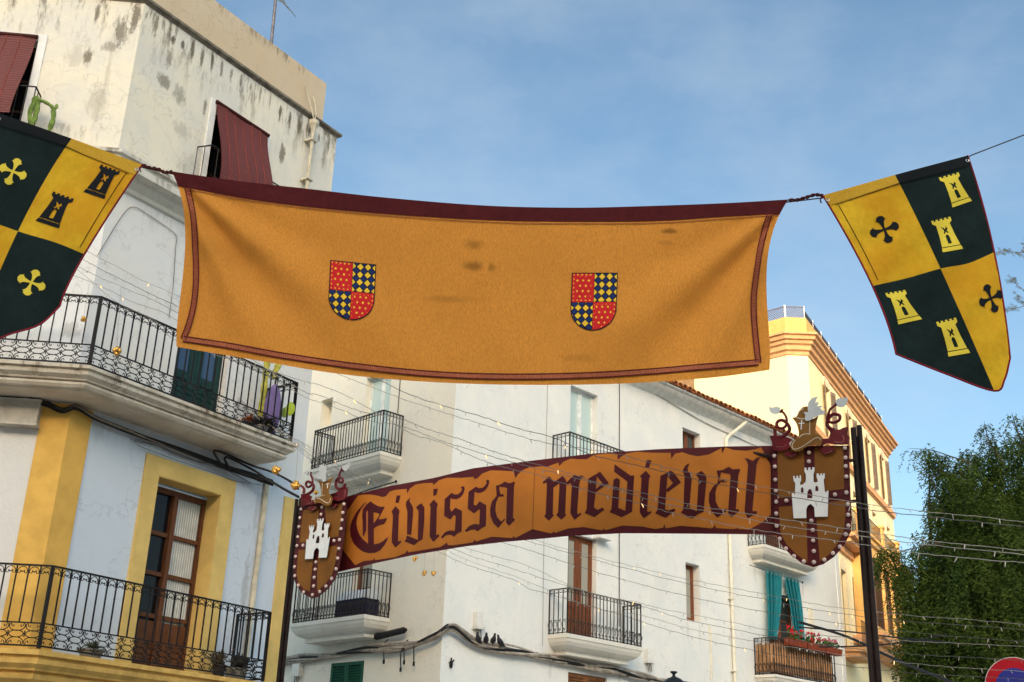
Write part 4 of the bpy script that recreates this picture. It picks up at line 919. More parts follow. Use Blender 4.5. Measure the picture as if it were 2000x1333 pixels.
LET=[
 ('E',[a1((400,445),(330,520),(260,610),(200,720),(175,840),(185,950),(220,1040),(280,1110),(360,1170),(450,1192),(540,1185),(610,1150),(670,1080),(710,1010),(735,950),(690,985),(640,1025),(590,1050),(520,1064),(470,1064),(430,1050),(360,990),(310,920),(280,840),(268,760),(275,690),(300,620),(335,550),(380,480)),
   a1((432,560),(515,590),(520,1070),(500,1180),(440,1185),(435,1050)),
   a1((470,440),(525,482),(585,512),(640,522),(682,516),(650,570),(607,625),(560,607),(500,600),(436,565),(415,590),(415,860),(372,945),(360,940),(358,780),(350,640),(360,560),(410,490)),
   a1((607,622),(650,572),(612,640),(585,702),(650,695),(710,682),(690,730),(665,768),(600,785),(545,810),(515,838),(515,760),(540,730),(575,680))]),
 ('i',[a1((832,510),(890,572),(888,600),(880,640),(868,1010),(880,1025),(905,1005),(918,1030),(830,1112),(780,1040),(778,960),(795,640),(775,585)),a1((848,358),(905,355),(880,460),(832,465))]),
 ('v',[a1((1050,385),(1035,440),(1060,480),(1088,540),(1085,640),(1075,760),(1060,932),(998,915),(1000,780),(1005,600),(980,490),(990,440),(1020,410)),a1((1210,470),(1250,530),(1250,700),(1225,990),(1160,1000),(1155,960),(1165,580),(1130,530),(1170,490)),a1((995,932),(1160,1000),(1225,985),(1150,1030),(1105,1078),(960,1020),(985,985))]),
 ('i',[a1((1385,415),(1445,480),(1430,540),(1420,930),(1460,915),(1468,945),(1380,1030),(1325,950),(1340,520),(1325,485)),a1((1382,262),(1448,258),(1420,350),(1378,362))]),
 ('s',[a2((250,495),(300,520),(350,515),(390,480),(412,440),(390,410),(410,392),(445,400),(452,440),(430,510),(390,560),(330,590),(270,588),(235,575),(225,740),(250,782),(310,720),(410,770),(405,1085),(350,1110),(280,1170),(255,1140),(200,1135),(150,1155),(108,1195),(88,1170),(150,1095),(220,1070),(300,1075),(315,850),(285,835),(232,905),(135,845),(145,590))]),
 ('s',[a2((620,400),(670,422),(730,415),(775,370),(790,335),(775,310),(800,292),(828,305),(825,350),(800,410),(755,465),(690,495),(640,495),(605,475),(590,640),(590,675),(625,690),(680,622),(782,685),(775,1000),(710,1035),(645,1085),(610,1055),(550,1060),(470,1095),(455,1070),(520,1000),(600,970),(675,980),(685,760),(675,745),(595,810),(497,740),(510,480))]),
 ('a',[a2((1070,320),(1120,345),(1165,340),(1200,322),(1222,330),(1205,400),(1190,880),(1215,890),(1220,910),(1130,1000),(1085,950),(1100,430),(1090,415),(985,400),(980,430),(1000,515),(1050,515),(1050,550),(970,555),(930,640),(920,760),(945,860),(1010,935),(1060,885),(1070,900),(965,1035),(890,960),(845,850),(840,740),(870,620),(940,540),(930,400),(930,385),(990,370))]),
 ('m',[a3((275,422),(330,480),(345,520),(340,600),(330,1035),(350,1060),(265,1145),(190,1075),(215,1030),(235,560),(220,520),(180,545),(165,520),(220,470)),a3((490,415),(545,480),(550,560),(530,1030),(550,1050),(470,1130),(385,1055),(415,1010),(440,560),(425,540),(342,605),(343,520),(400,480)),a3((690,395),(740,420),(800,410),(838,430),(800,450),(770,500),(755,560),(725,1010),(740,1045),(780,1015),(798,1035),(680,1130),(615,1020),(640,580),(620,530),(551,555),(555,520),(620,455))]),
 ('e',[a3((1045,380),(1100,345),(1242,530),(1030,680),(1028,635),(1140,535),(1048,425)),a3((910,460),(1048,380),(1048,425),(1030,640),(1000,930),(1060,970),(1140,930),(1168,965),(1010,1085),(850,1020),(880,960))]),
 ('d',[a3((1335,225),(1600,415),(1655,405),(1620,1000),(1450,1088),(1255,1005),(1285,960),(1320,480),(1370,448),(1422,475),(1395,935),(1510,985),(1545,510),(1328,345))]),
 ('i',[a4((148,345),(212,415),(190,445),(165,880),(180,905),(215,885),(222,908),(120,985),(68,910),(65,860),(90,450),(68,415)),a4((162,198),(222,205),(190,298),(138,292))]),
 ('e',[a4((430,375),(480,340),(520,365),(622,500),(435,635),(425,595),(515,510),(437,415)),a4((345,410),(430,375),(437,415),(425,600),(405,860),(455,880),(530,852),(552,875),(410,978),(275,915),(305,870))]),
 ('v',[a4((738,245),(712,300),(715,350),(765,400),(765,470),(735,830),(655,815),(670,420),(645,345),(670,285),(705,255)),a4((900,345),(960,410),(965,470),(925,900),(830,905),(835,860),(860,440),(815,390)),a4((655,815),(735,835),(830,890),(925,898),(850,925),(770,985),(618,905),(645,875))]),
 ('a',[a4((1265,290),(1320,325),(1400,318),(1422,325),(1395,400),(1360,860),(1400,865),(1408,885),(1300,970),(1255,910),(1290,400),(1265,385),(1160,365),(1155,400),(1130,480),(1200,460),(1240,490),(1210,505),(1160,495),(1105,560),(1085,640),(1090,760),(1130,840),(1190,870),(1240,850),(1230,890),(1110,978),(1030,890),(995,760),(1000,650),(1050,560),(1110,510),(1125,440),(1100,340),(1180,335))]),
 ('l',[a4((1475,175),(1520,180),(1590,212),(1640,170),(1700,158),(1665,200),(1640,260),(1585,860),(1590,890),(1640,885),(1648,915),(1520,985),(1480,910),(1478,860),(1525,270),(1510,220))]),
]
PTOP=a1((115,600),(175,520),(290,360),(370,345),(480,345),(580,360),(640,380),(690,370),(750,300),(830,275),(995,262),(1002,330),(1040,260),(1120,200),(1250,178),(1370,175),(1380,205),(1440,160))+a2((60,300),(180,262),(400,265),(590,250),(597,285),(650,270),(720,200),(850,150),(1000,155),(1205,165),(1228,280),(1260,220),(1330,150),(1450,100),(1560,95))+a3((120,262),(250,265),(350,225),(425,200),(434,260),(500,190),(620,135),(750,145),(880,145),(1000,75),(1200,50),(1383,65),(1387,160),(1440,110),(1530,50))+a4((30,88),(200,100),(480,105),(492,185),(540,115),(640,95),(740,130),(850,150),(1000,125),(1166,40),(1172,115),(1220,30),(1330,65),(1500,75),(1620,55),(1700,30),(1830,270))
PBOT=[(669,1074)]+a5((440,300),(535,418),(600,385),(678,377),(683,350),(690,378),(850,355),(928,322),(940,300),(950,317),(1060,300),(1200,275),(1238,252),(1248,238),(1260,260),(1300,262),(1450,240),(1462,232),(1466,214),(1480,232),(1600,195),(1760,205),(1768,200),(1771,188),(1785,205),(1920,136))+a8((60,710),(140,728),(158,724),(161,713),(180,725),(280,690),(400,680),(540,705),(552,702),(556,688),(570,705),(700,668),(850,675),(960,695),(1020,685),(1030,655),(1040,690),(1150,670),(1300,680),(1400,690),(1417,680),(1421,655),(1435,688),(1560,695),(1600,690),(1604,680),(1610,695),(1690,700),(1800,640),(1862,583))
def blackletter_sign():
    base=sgn(1680,1000); 
    T=thing('festival_sign',(at_d(1690,1200,11.6).x,at_d(1690,1200,11.6).y,0),'curved maroon and orange sign lettered Eivissa medieval, held between two crested shields','sign')
    MR=simple('maroon_sign_paint',(.080,.009,.012),.45,var=.12,scale=4,bmp=.08); OR=simple('orange_parchment_paint',(.46,.150,.020),.6,var=.14,scale=1.6,bmp=.08); LT=simple('dark_maroon_lettering',(.062,.006,.009),.45,var=.1,bmp=0)
    mb=MB(); strip_panel(mb,PT,PB,655,1522,9,-.035,0); pn=build(mb,'panel',MR,T)
    # parchment: a polygon cut into columns
    mb=MB(); xs=sorted({p[0] for p in PTOP+PBOT}|set(np.arange(676,1500,12))); xs=[x for x in xs if x<=PTOP[-1][0]]
    top=sorted(PTOP); bot=sorted(PBOT)
    def edge(x):
        return lin(top,max(x,top[0][0])),lin(bot,max(x,bot[0][0]))
    lx=[(675.5,1001),(675.5,1039),(667.5,1074)]
    for i in range(len(xs)-1):
        a,b=xs[i],xs[i+1]
        if b-a<.05: continue
        ta,ba=edge(a); tb,bb=edge(b)
        if a<675.6: ta=1039+(675.6-a)*4.3
        if b<675.6: tb=1039+(675.6-b)*4.3
        mb.quad(sgn(a,ta,.005),sgn(a,ba,.005),sgn(b,bb,.005),sgn(b,tb,.005))
    pc=build(mb,'parchment',OR,pn)
    mb=MB(); q=[sgn(1045-5*i/8,900+140*i/8,.0065) for i in range(9)]; mb.tube(q,.0025,3); build(mb,'seam',LT,pn)
    for ch,polys in LET:
        mb=MB()
        for k,p in enumerate(polys):
            art(mb,[p],lambda v,k=k: sgn(v[0],v[1],.0085+.0012*k),1)
        build(mb,'letter',LT,pn)
    # highlights on the initial
    mb=MB()
    for pa in (a1((420,445),(350,530),(300,620)),a1((415,590),(415,860),(375,942))): mb.tube([sgn(p[0],p[1],.014) for p in pa],.003,3)
    build(mb,'letter_highlight',simple('pinkish_line_paint',(.42,.14,.09),.5,bmp=0),pn)
    CAST=[(360,947),(347,770),(362,770),(370,785),(372,700),(360,680),(357,650),(368,648),(370,665),(380,665),(380,648),(392,648),(394,665),(403,662),(402,645),(412,645),(414,680),(405,700),(410,712),(428,708),(432,700),(445,690),(446,640),(436,615),(437,590),(450,590),(452,608),(462,608),(463,590),(478,588),(480,606),(490,606),(491,588),(507,587),(508,610),(500,640),(502,690),(515,695),(530,690),(528,672),(522,660),(522,632),(537,630),(540,645),(548,645),(549,632),(560,630),(562,645),(568,643),(569,630),(580,630),(580,660),(572,675),(580,755),(590,768),(592,755),(606,752),(605,780),(600,935),(510,937),(505,870),(480,845),(458,860),(450,885),(450,945)]
    WINS=[[(455,805),(458,760),(470,740),(485,745),(492,770),(492,805)],[(412,765),(413,735),(422,725),(430,740),(430,765)],[(513,755),(514,725),(524,715),(534,730),(535,755)]]
    BRN=simple('brown_field_paint',(.20,.078,.014),.6,var=.14,scale=3,bmp=.08); WHT=simple('white_sign_paint',(.72,.72,.70),.5,var=.05,bmp=.05); SHMR=simple('shield_maroon_paint',(.075,.010,.014),.4,var=.15,bmp=.05); CR=simple('crest_maroon_gloss',(.115,.011,.016),.3,var=.25,scale=9,bmp=.1); HAT=simple('olive_brown_hat_paint',(.20,.088,.018),.45,var=.15,bmp=.05); GRY=simple('pale_grey_plume_paint',(.50,.51,.50),.5,var=.08,bmp=.05); CRM=simple('cream_line_paint',(.62,.52,.40),.5,bmp=0)
    BULB=simple('pinkish_bulb_glass',(.68,.52,.47),.25,var=.03,bmp=0)
    def shield(o,az,zz,outline,bars,bulbs,cas,wins,hat,hatlines,plume,mant,curls,leaves,lowcurl,cross,rb,label,winm):
        FC=Fac((o.x,o.y),az,.10); f=lambda p,out=0.0: FC.px(p[0],p[1],out)
        def plate(name,pts,o0,o1,mat,par): 
            mb=MB(); mb.prism([f(p,o1) for p in pts],[f(p,o0) for p in pts]); return build(mb,name,mat,par)
        s=plate('shield',outline,0,.04,SHMR,T); s['label']=label
        cx=sum(p[0] for p in outline)/len(outline)
        for b in bars: plate('field',b,.0405,.045,BRN,s)
        mb=MB(); first=None
        for k,b in enumerate(bulbs):
            p=f(b,.062)
            if first is None: mb.ball(p,rb,8,5); first=build(mb,'light_bulb',BULB,s,smooth=True); p0=p; 
            else: o_=first.copy(); COL.objects.link(o_); o_.parent=s; o_.location=p-p0
        c=plate('castle',cas,.055,.085,WHT,s)
        for w in wins: plate('window',w,.086,.088,winm,s)
        for mm in mant: plate('mantling',mm,.05,.085,CR,s)
        for mm in lowcurl: plate('mantling_scroll',mm,.052,.075,CR,s)
        h=plate('hat',hat,.088,.125,HAT,s)
        for hl in hatlines:
            mb=MB(); v=spl([Vector((p[0],p[1],0)) for p in hl],5); mb.tube([f((p.x,p.y),.126) for p in v],rb*.22,4); build(mb,'hat_line',CRM,s)
        for cr_ in cross:
            mb=MB(); mb.tube([f(cr_[0],.127),f(cr_[1],.127)],rb*.28,4); build(mb,'hat_cross',WHT,s)
        pl=plate('plume',plume,.127,.15,GRY,s)
        for cc in curls:
            mb=MB(); v=spl([Vector((p[0],p[1],0)) for p in cc],7); n=len(v); mb.tube([f((p.x,p.y),.075) for p in v],[rb*(1.5-.28*i if i<4 else .55+.45*i/n) for i in range(n)],7); build(mb,'curl',CR,s,smooth=True)
        for lf in leaves: plate('tassel',lf,.07,.095,GRY,s)
        # painted highlights on the mantling
        mb=MB()
        for mm in mant+lowcurl:
            P=[Vector((p[0],p[1],0)) for p in mm]; cen=sum(P,Vector())/len(P); k=len(P)//2
            q=[cen+(P[(k+i)%len(P)]-cen)*.62 for i in range(0,max(3,len(P)//3))]; q=spl(q,4); mb.tube([f((p.x,p.y),.087) for p in q],rb*.16,3)
        build(mb,'mantling_highlight',simple('rosy_line_paint',(.36,.13,.12),.4,bmp=0),s)
        return FC
    b4=lambda *p: Z((1450,750),3.603,p); c6=lambda *p: Z((1490,765),8.6,p)
    oR=sgn(1507,960); oL=sgn(672,1040)
    right=b4((205,440),(212,560),(215,700),(222,950),(235,1060),(270,1130),(340,1205),(420,1265),(500,1292),(570,1270),(650,1215),(720,1130),(765,1040),(770,930),(762,800),(755,600),(750,435))
    fields=[b4((246,470),(432,455),(440,700),(440,785),(252,805),(248,650)),b4((508,450),(708,440),(716,600),(716,740),(510,765)),b4((256,868),(450,850),(458,1258),(380,1200),(310,1130),(268,1050)),b4((512,845),(722,820),(726,930),(712,1050),(655,1150),(600,1210),(545,1250))]
    bul=b4((225,508),(228,583),(232,675),(235,752),(238,830),(238,913),(241,1000),(263,1090),(306,1160),(363,1213),(432,1250),(503,1255),(577,1238),(638,1192),(687,1147),(727,1060),(746,998),(744,922),(742,846),(732,765),(731,653),(727,580),(726,520),(721,452),(309,822),(652,780),(468,484),(468,546),(485,963),(495,1030),(498,1103),(503,1178))
    hat=c6((490,440),(540,432),(560,425),(600,330),(670,262),(745,245),(770,300),(790,400),(850,460),(935,405),(905,500),(885,620),(885,700),(960,735),(1000,790),(1000,850),(965,915),(900,900),(850,885),(780,900),(700,950),(620,1000),(540,1010),(480,980),(460,920),(480,850),(540,800),(600,780),(602,700),(590,620),(560,530))
    FR=shield(oR,112,0,right,fields,bul,b4(*CAST),[b4(*w) for w in WINS],hat,
        [c6((520,975),(490,930),(505,870),(545,815)),c6((520,975),(600,955),(700,905),(800,835),(880,785),(945,780),(975,820)),c6((610,775),(650,735),(720,712),(800,718)),c6((785,500),(785,715)),c6((575,405),(610,340),(680,290)),c6((550,430),(620,455),(695,460))],
        c6((680,345),(760,345),(750,250),(760,180),(820,115),(925,85),(890,150),(880,195),(930,170),(935,215),(900,250),(1010,240),(960,280),(1000,320),(1045,340),(1030,385),(940,400),(860,440),(790,485),(730,495),(700,460),(715,400),(700,370)),
        [c6((170,640),(230,660),(240,740),(330,750),(440,780),(500,810),(440,870),(460,930),(380,990),(240,1000),(165,980),(150,850),(110,745),(180,740)),c6((1000,795),(1100,790),(1130,700),(1090,620),(1150,640),(1290,640),(1350,610),(1430,590),(1420,720),(1460,780),(1440,890),(1330,900),(1200,890),(1060,870),(1000,920),(960,930),(985,860))],
        [c6((305,325),(355,370),(390,430),(400,500),(385,580),(320,620),(250,600),(235,530),(290,485),(360,500),(420,560),(450,640),(400,710),(330,760),(260,770)),c6((1235,215),(1190,250),(1130,300),(1100,380),(1080,460),(1120,510),(1200,520),(1280,480),(1290,410),(1220,380),(1150,400),(1100,470),(1080,560),(1130,620),(1200,650))],
        [c6((95,255),(160,270),(220,248),(290,270),(290,340),(250,380),(180,385),(120,350)),c6((1215,170),(1260,120),(1330,110),(1430,100),(1415,190),(1370,250),(1300,270),(1240,240))],
        [c6((340,1030),(420,1005),(540,1015),(610,1030),(520,1110),(420,1100)),c6((930,940),(1000,935),(1100,920),(1200,950),(1220,980),(1160,1040),(1050,1060),(980,1020))],
        [c6((652,480),(640,640)),c6((602,540),(697,532))],.020,'large right shield with brown hat crest and white castle',SHMR)
    d5=lambda *p: Z((560,880),4.165,p); e5=lambda *p: Z((560,890),9.52,p)
    left=d5((113,440),(100,560),(80,720),(66,830),(52,950),(56,1040),(85,1110),(130,1165),(210,1207),(265,1188),(335,1130),(388,1060),(424,980),(442,880),(470,700),(488,480),(497,310),(300,375))
    lf=[d5((135,490),(262,455),(255,620),(240,740),(105,750),(118,620)),d5((308,450),(455,430),(445,560),(420,700),(340,715),(320,600)),d5((95,812),(225,800),(205,1000),(190,1150),(140,1130),(95,1080),(80,1000)),d5((262,790),(412,775),(398,900),(375,1000),(320,1080),(250,1150),(245,1100),(250,950))]
    lb=d5((465,437),(457,507),(450,568),(442,638),(430,728),(385,735),(424,800),(415,878),(402,965),(366,1043),(320,1105),(270,1150),(210,1175),(138,1153),(95,1098),(67,1020),(64,948),(71,863),(84,776),(133,773),(90,703),(99,622),(108,549),(117,478),(288,463),(281,521),(238,910),(232,968),(223,1035),(219,1104))
    # the same castle mapped onto the left shield's measured corners
    A=np.array([[360,947,1],[600,935,1],[472,588,1]],float); Bq=np.array([[148,885],[325,872],[275,555]],float); M=np.linalg.solve(A,Bq)
    cm=lambda pts:[tuple(np.array([p[0],p[1],1.0])@M) for p in pts]
    FL=shield(oL,139,0,left,lf,lb,d5(*cm(CAST)),[d5(*cm(w)) for w in WINS],
        e5((585,465),(650,480),(740,470),(800,440),(870,400),(820,520),(790,640),(785,700),(850,780),(850,850),(830,905),(780,935),(700,925),(620,885),(560,880),(520,910),(500,850),(520,785),(560,765),(620,770),(640,750),(635,640),(615,540)),
        [e5((515,860),(530,800),(570,790),(640,820),(720,870),(770,885),(805,850),(815,790)),e5((665,510),(655,740),(710,738)),e5((740,345),(780,350),(800,380)),e5((750,450),(845,410))],
        e5((500,390),(560,330),(530,350),(600,300),(620,250),(600,190),(660,170),(720,200),(740,280),(720,350),(740,440),(720,480),(670,490),(640,440),(560,430)),
        [e5((260,720),(330,710),(400,720),(480,770),(450,820),(510,830),(500,910),(380,925),(300,940),(268,935)),e5((870,760),(960,740),(900,700),(980,640),(1060,620),(1130,590),(1140,700),(1120,790),(1060,830),(940,850),(860,830))],
        [e5((430,340),(450,370),(480,450),(470,540),(400,590),(360,550),(380,490),(440,500),(500,560),(490,640),(440,690),(370,730)),e5((1045,262),(1010,290),(985,340),(980,400),(1040,440),(1040,490),(980,500),(960,430),(920,480),(920,580),(980,630),(1060,600),(1090,520)),e5((170,545),(260,560),(320,620),(320,700))],
        [e5((310,320),(380,275),(440,315),(430,380),(360,375)),e5((1030,210),(1100,170),(1195,110),(1150,230),(1080,290),(1040,260))],
        [e5((380,980),(440,935),(560,940),(560,985),(460,1040)),e5((800,930),(880,900),(950,900),(900,970),(830,975))],
        [e5((762,530),(756,610)),e5((735,535),(790,525))],.0205,'smaller left shield with hat crest and white castle',simple('dark_window_paint',(.03,.006,.010),.5))
    # posts
    PM=simple('dark_brown_post_paint',(.020,.012,.011),.35,var=.3,scale=8,bmp=.05)
    def post(px,py,d,r,nm='post'):
        p=at_d(px,py,d); q=Vector((p.x,p.y,0)); mb=MB()
        side=Vector((p.y,-p.x,0)).normalized()
        mb.tube([q-side*r*1.05,Vector((q.x,q.y,p.z-.02))-side*r*1.05],r,10); mb.tube([q+side*r*1.05,Vector((q.x,q.y,p.z))+side*r*1.05],r*.92,10)
        mb.box(q-side*.25-Vector((.0,.2,0)),side*.5,Vector((0,.4,0)),Vector((0,0,.03)))
        mb.box(Vector((q.x,q.y,0))-side*(r*.9)+Vector((0,r*.3,0)),side*(r*1.8),Vector((0,r*1.2,0)),Vector((0,0,p.z-.1)))
        return build(mb,nm,PM,T)
    pr=FR.px(1668,900,-.05); post(1672,832,math.hypot(pr.x,pr.y)+.12,.027)
    pl=FL.px(590,1000,-.08); post(584,973,math.hypot(pl.x,pl.y)+.1,.023)
    for pa in ([FR.px(1600,905,-.03),FR.px(1672,899,-.05)],[FR.px(1600,985,-.03),FR.px(1672,979,-.05)],[sgn(1450,880,-.04),FR.px(1560,905,-.03)]):
        mb=MB(); mb.tube(pa,.016,6); build(mb,'bracket',PM,T)
blackletter_sign()
# ================================================================ FAIRY LIGHTS
def ydepth_near(x): return 12.2-(x-150)/1850*3.2
def ydepth_far(x): return 17.5-(x-565)*(5.0/1435)
WIRE=simple('pale_cable_sheath',(.24,.23,.21),.6,bmp=0); WIRED=simple('dark_green_cable_sheath',(.10,.10,.09),.6,bmp=0)
GLB=simple('small_clear_bulb',(.42,.39,.34),.3,bmp=0); GLOW=simple('glowing_small_bulb',(.9,.6,.3),.4,bmp=0,emit=((1,.62,.25),1.6))
_bm={}
def fairy(pts,dep,label,k,dark=False):
    pts=[Vector((p[0],p[1],0)) for p in pts]
    a,b=pts[0],pts[1]; pts.insert(0,a+(a-b).normalized()*260)
    a,b=pts[-1],pts[-2]; pts.append(a+(a-b).normalized()*200)
    rnd=random.Random(k); v=spl(pts,10)
    mb=MB(); W=[at_y(p.x,p.y+rnd.uniform(-1.0,1.0),dep(p.x)) for p in v]
    mb.tube(W,.0034,4,cap=False)
    T=thing('fairy_light_strand',W[0],label,'fairy lights','fairy light strands strung over the square')
    build(mb,'wire',WIRED if dark else WIRE,T)
    if not _bm:
        for nm,mt in (('c',GLB),('g',GLOW)):
            m=MB(); m.tube([Vector((0,0,0)),Vector((.004,0,-.022))],.0045,4); m.tube([Vector((.004,0,-.02)),Vector((.008,0,-.055))],[.0065,.003],5); me=bpy.data.meshes.new('bulb'); me.from_pydata(m.v,[],m.f); me.materials.append(mt); _bm[nm]=me
    acc=rnd.uniform(.05,.3)
    for i in range(1,len(W)):
        s=(W[i]-W[i-1]); L=s.length
        while acc<L:
            p=W[i-1]+s*(acc/L)
            q=at_px(p)
            if -15<q[0]<2015 and 0<q[1]<1345:
                o=bpy.data.objects.new('bulb',_bm['g' if rnd.random()<.09 else 'c']); COL.objects.link(o); o.parent=T; o.location=p-W[0]; o.rotation_euler=(rnd.uniform(-.5,.5),rnd.uniform(-.5,.5),rnd.uniform(0,6.28)); sc=rnd.uniform(.55,.9); o.scale=(sc,sc,sc)
            acc+=rnd.uniform(.26,.38)
        acc-=L
def at_px(P):
    d=P-EY; f=d.dot(FW); return (W/2+F*d.dot(RX)/f,H/2-F*d.dot(UP)/f)
NS=[([(150,485),(177,495),(285,551),(352,581),(560,690),(647,725),(739,762),(804,785),(871,807),(935,827),(1007,850),(1080,868),(1200,886),(1255,901),(1330,920),(1407,935),(1537,960),(1700,986),(1792,998),(1916,1010),(2000,1020)],'highest fairy light strand, crossing just above the lettered sign and over the tree',False),
 ([(150,500),(185,520),(300,578),(350,600),(560,701),(710,732),(802,772),(871,794),(947,816),(1017,839),(1080,855),(1157,889),(1232,907),(1327,929),(1407,948),(1537,970),(1700,996),(1820,1010),(2000,1029)],'fairy light strand just below the highest one, crossing the top of the last letters',True),
 ([(150,520),(172,532),(240,562),(345,610),(575,754),(620,771),(703,803),(785,819),(827,836),(894,857),(957,880),(1027,902),(1096,920),(1169,944),(1235,960),(1305,974),(1367,990),(1435,1000),(1537,1016),(1700,1040),(1808,1056),(2000,1076)],'fairy light strand sagging through the middle of the word medieval',False),
 ([(150,540),(190,556),(260,590),(345,625),(575,764),(640,790),(720,822),(782,832),(857,860),(910,876),(970,895),(1035,912),(1107,930),(1200,955),(1300,985),(1400,1002),(1537,1028),(1700,1050),(1812,1064),(2000,1084)],'fairy light strand just below the one through the middle of medieval',False),
 ([(155,530),(190,560),(235,595),(300,625),(350,668),(560,735),(650,762),(740,808),(802,847),(862,865),(920,891),(980,912),(1040,926),(1107,946),(1172,965),(1245,982),(1312,1002),(1375,1015),(1457,1032),(1507,1040),(1600,1052),(1700,1066),(1812,1083),(2000,1100)],'lowest fairy light strand crossing the letters, over the feet of the word medieval',False)]
for k,(p,l,dk) in enumerate(NS): fairy(p,ydepth_near,l,k,dk)
FS=[([(562,850),(620,880),(750,950),(900,1012),(1045,1055),(1170,1090),(1335,1130),(1492,1161),(1612,1184),(1752,1200),(2000,1219)],'upper strand of the pair crossing the top of the small brown window',False),
 ([(562,851),(620,884),(750,958),(900,1022),(1048,1062),(1240,1115),(1390,1151),(1492,1171),(1600,1192),(1752,1212),(2000,1230)],'lower strand of the pair crossing the top of the small brown window',True),
 ([(562,853),(620,890),(750,970),(900,1035),(1020,1071),(1140,1110),(1226,1135),(1317,1159),(1460,1189),(1600,1212),(1760,1234),(2000,1254)],'single fairy light strand crossing the middle of the small brown window',True),
 ([(562,855),(620,897),(750,985),(885,1062),(1020,1102),(1107,1141),(1160,1160),(1240,1176),(1294,1190),(1432,1216),(1495,1230),(1620,1243),(1764,1252),(2000,1263)],'fairy light strand touching the sill of the small brown window',False),
 ([(562,856),(620,900),(750,992),(885,1072),(1020,1117),(1125,1150),(1252,1184),(1337,1210),(1470,1237),(1620,1262),(1800,1279),(2000,1290)],'fairy light strand just under the sill of the small brown window',True),
 ([(562,858),(620,905),(750,1000),(885,1082),(1020,1132),(1157,1187),(1252,1202),(1337,1226),(1422,1244),(1470,1252),(1650,1280),(1820,1300),(2000,1312)],'fairy light strand meeting the top corner of the reed screened balcony',False),
 ([(562,860),(620,910),(750,1010),(885,1092),(1000,1132),(1038,1152),(1100,1168),(1252,1214),(1350,1244),(1462,1269),(1620,1296),(1800,1316),(2000,1327)],'lowest fairy light strand, crossing the front of the reed screen',True)]
for k,(p,l,dk) in enumerate(FS): fairy(p,ydepth_far,l,k+20,dk)
# ================================================================ BAUBLES
GOLD=simple('gold_foil',(.80,.42,.10),.22,1.0,var=.3,scale=40,bmp=.5)
def bauble(px,py,y,r,up,n,label,k):
    rnd=random.Random(k); c=at_y(px,py,y); T=thing('gold_bauble',c,label,'bauble','gold baubles hung on strings')
    mb=MB()
    for i in range(n):
        o=Vector((rnd.gauss(0,1),rnd.gauss(0,1),rnd.gauss(0,1))).normalized()*r*(.55 if n>1 else 0); mb.ball(c+o,r*(.5 if n>1 else 1),7,5)
    build(mb,'foil_ball',GOLD,T)
    t=at_y(px+up[0],py+up[1],y); mb=MB(); mb.tube([t,c],.0018,3); build(mb,'string',WIRE,T)
for k,(a) in enumerate([(163,622,12.0,.042,(12,-70),9,'gold foil bauble in front of the upper balcony corner post'),(228,686,11.9,.052,(8,-125),12,'gold foil bauble low against the scrollwork of the upper balcony'),
   (540,918,12.6,.055,(3,-45),14,'glittering gold bauble under the end of the upper balcony, above the black cable'),(577,948,12.6,.055,(6,-85),14,'glittering gold bauble beside the crest of the left shield'),
   (617,962,12.4,.030,(4,-70),5,'small gold bauble in front of the hat of the left shield'),
   (811,1092,15.5,.040,(0,-40),8,'gold bauble half hidden just under the sign, highest of the trio'),(829,1120,15.4,.040,(2,-60),8,'gold bauble hanging below the sign, middle of the trio'),(847,1120,15.4,.038,(2,-60),8,'dull gold bauble hanging below the sign, right of the trio')]): bauble(*a,k)
# ================================================================ CABLES ON THE HOUSES
def bundle(name,fcpts,n,amp,r,mats,label,cat,seed,tw=2.2):
    rnd=random.Random(seed); T=thing(name,fcpts[0],label,cat); v=spl(fcpts,8)
    for k in range(n):
        ph=rnd.uniform(0,6.28); am=amp*rnd.uniform(.3,1); tt=tw*rnd.uniform(.7,1.3); of=rnd.uniform(-amp*.5,amp*.5); q=[]; L=0
        for i,p in enumerate(v):
            if i: L+=(v[i]-v[i-1]).length
            q.append(p+Vector((0,.03*math.sin(L*tt+ph),am*math.sin(L*tt*.8+ph)+of)))
        mb=MB(); mb.tube(q,r*rnd.uniform(.6,1.25),5); build(mb,'cable',mats[k%len(mats)],T)
    return T
BEI=simple('dusty_beige_cable',(.36,.32,.27),.8,var=.3,bmp=.3); BEI2=simple('grey_brown_cable',(.22,.19,.16),.8,var=.3,bmp=.3)
bundle('cable_bundle',[WL.P(-7,4.7,.1),WL.px(560,1292,.1),WL.px(620,1283,.1),WL.px(700,1272,.12),WL.px(790,1262,.14),WL.px(850,1243,.14),WR.P(.15,5.22,.14),WR.px(930,1258,.14),WR.px(1000,1272,.12),WR.px(1100,1292,.12),WR.px(1200,1312,.12),WR.px(1300,1332,.12),WR.P(11.5,4.85,.12),WR.P(17.3,4.8,.1)],11,.085,.028,(BEI,BEI2,BEI,BLACK),'thick bundle of beige and black cables slung around the white corner house','cables',5)
def small(name,mb,mat,label,cat,group=None,parts=(),smooth=False):
    if not parts: return build(mb,name,mat,label=label,cat=cat,group=group,smooth=smooth)
mb=MB(); a,b=WL.P(-2.12,5.13,.16),WL.P(-1.03,5.22,.16); d=(b-a)
mb.tube([a,a+d*.06,a+d*.07,a+d*.93,a+d*.94,b],[.04,.04,.075,.075,.04,.04],10); small('splice_box',mb,BLACK,'black tubular cable splice box above the green shutter','splice box')
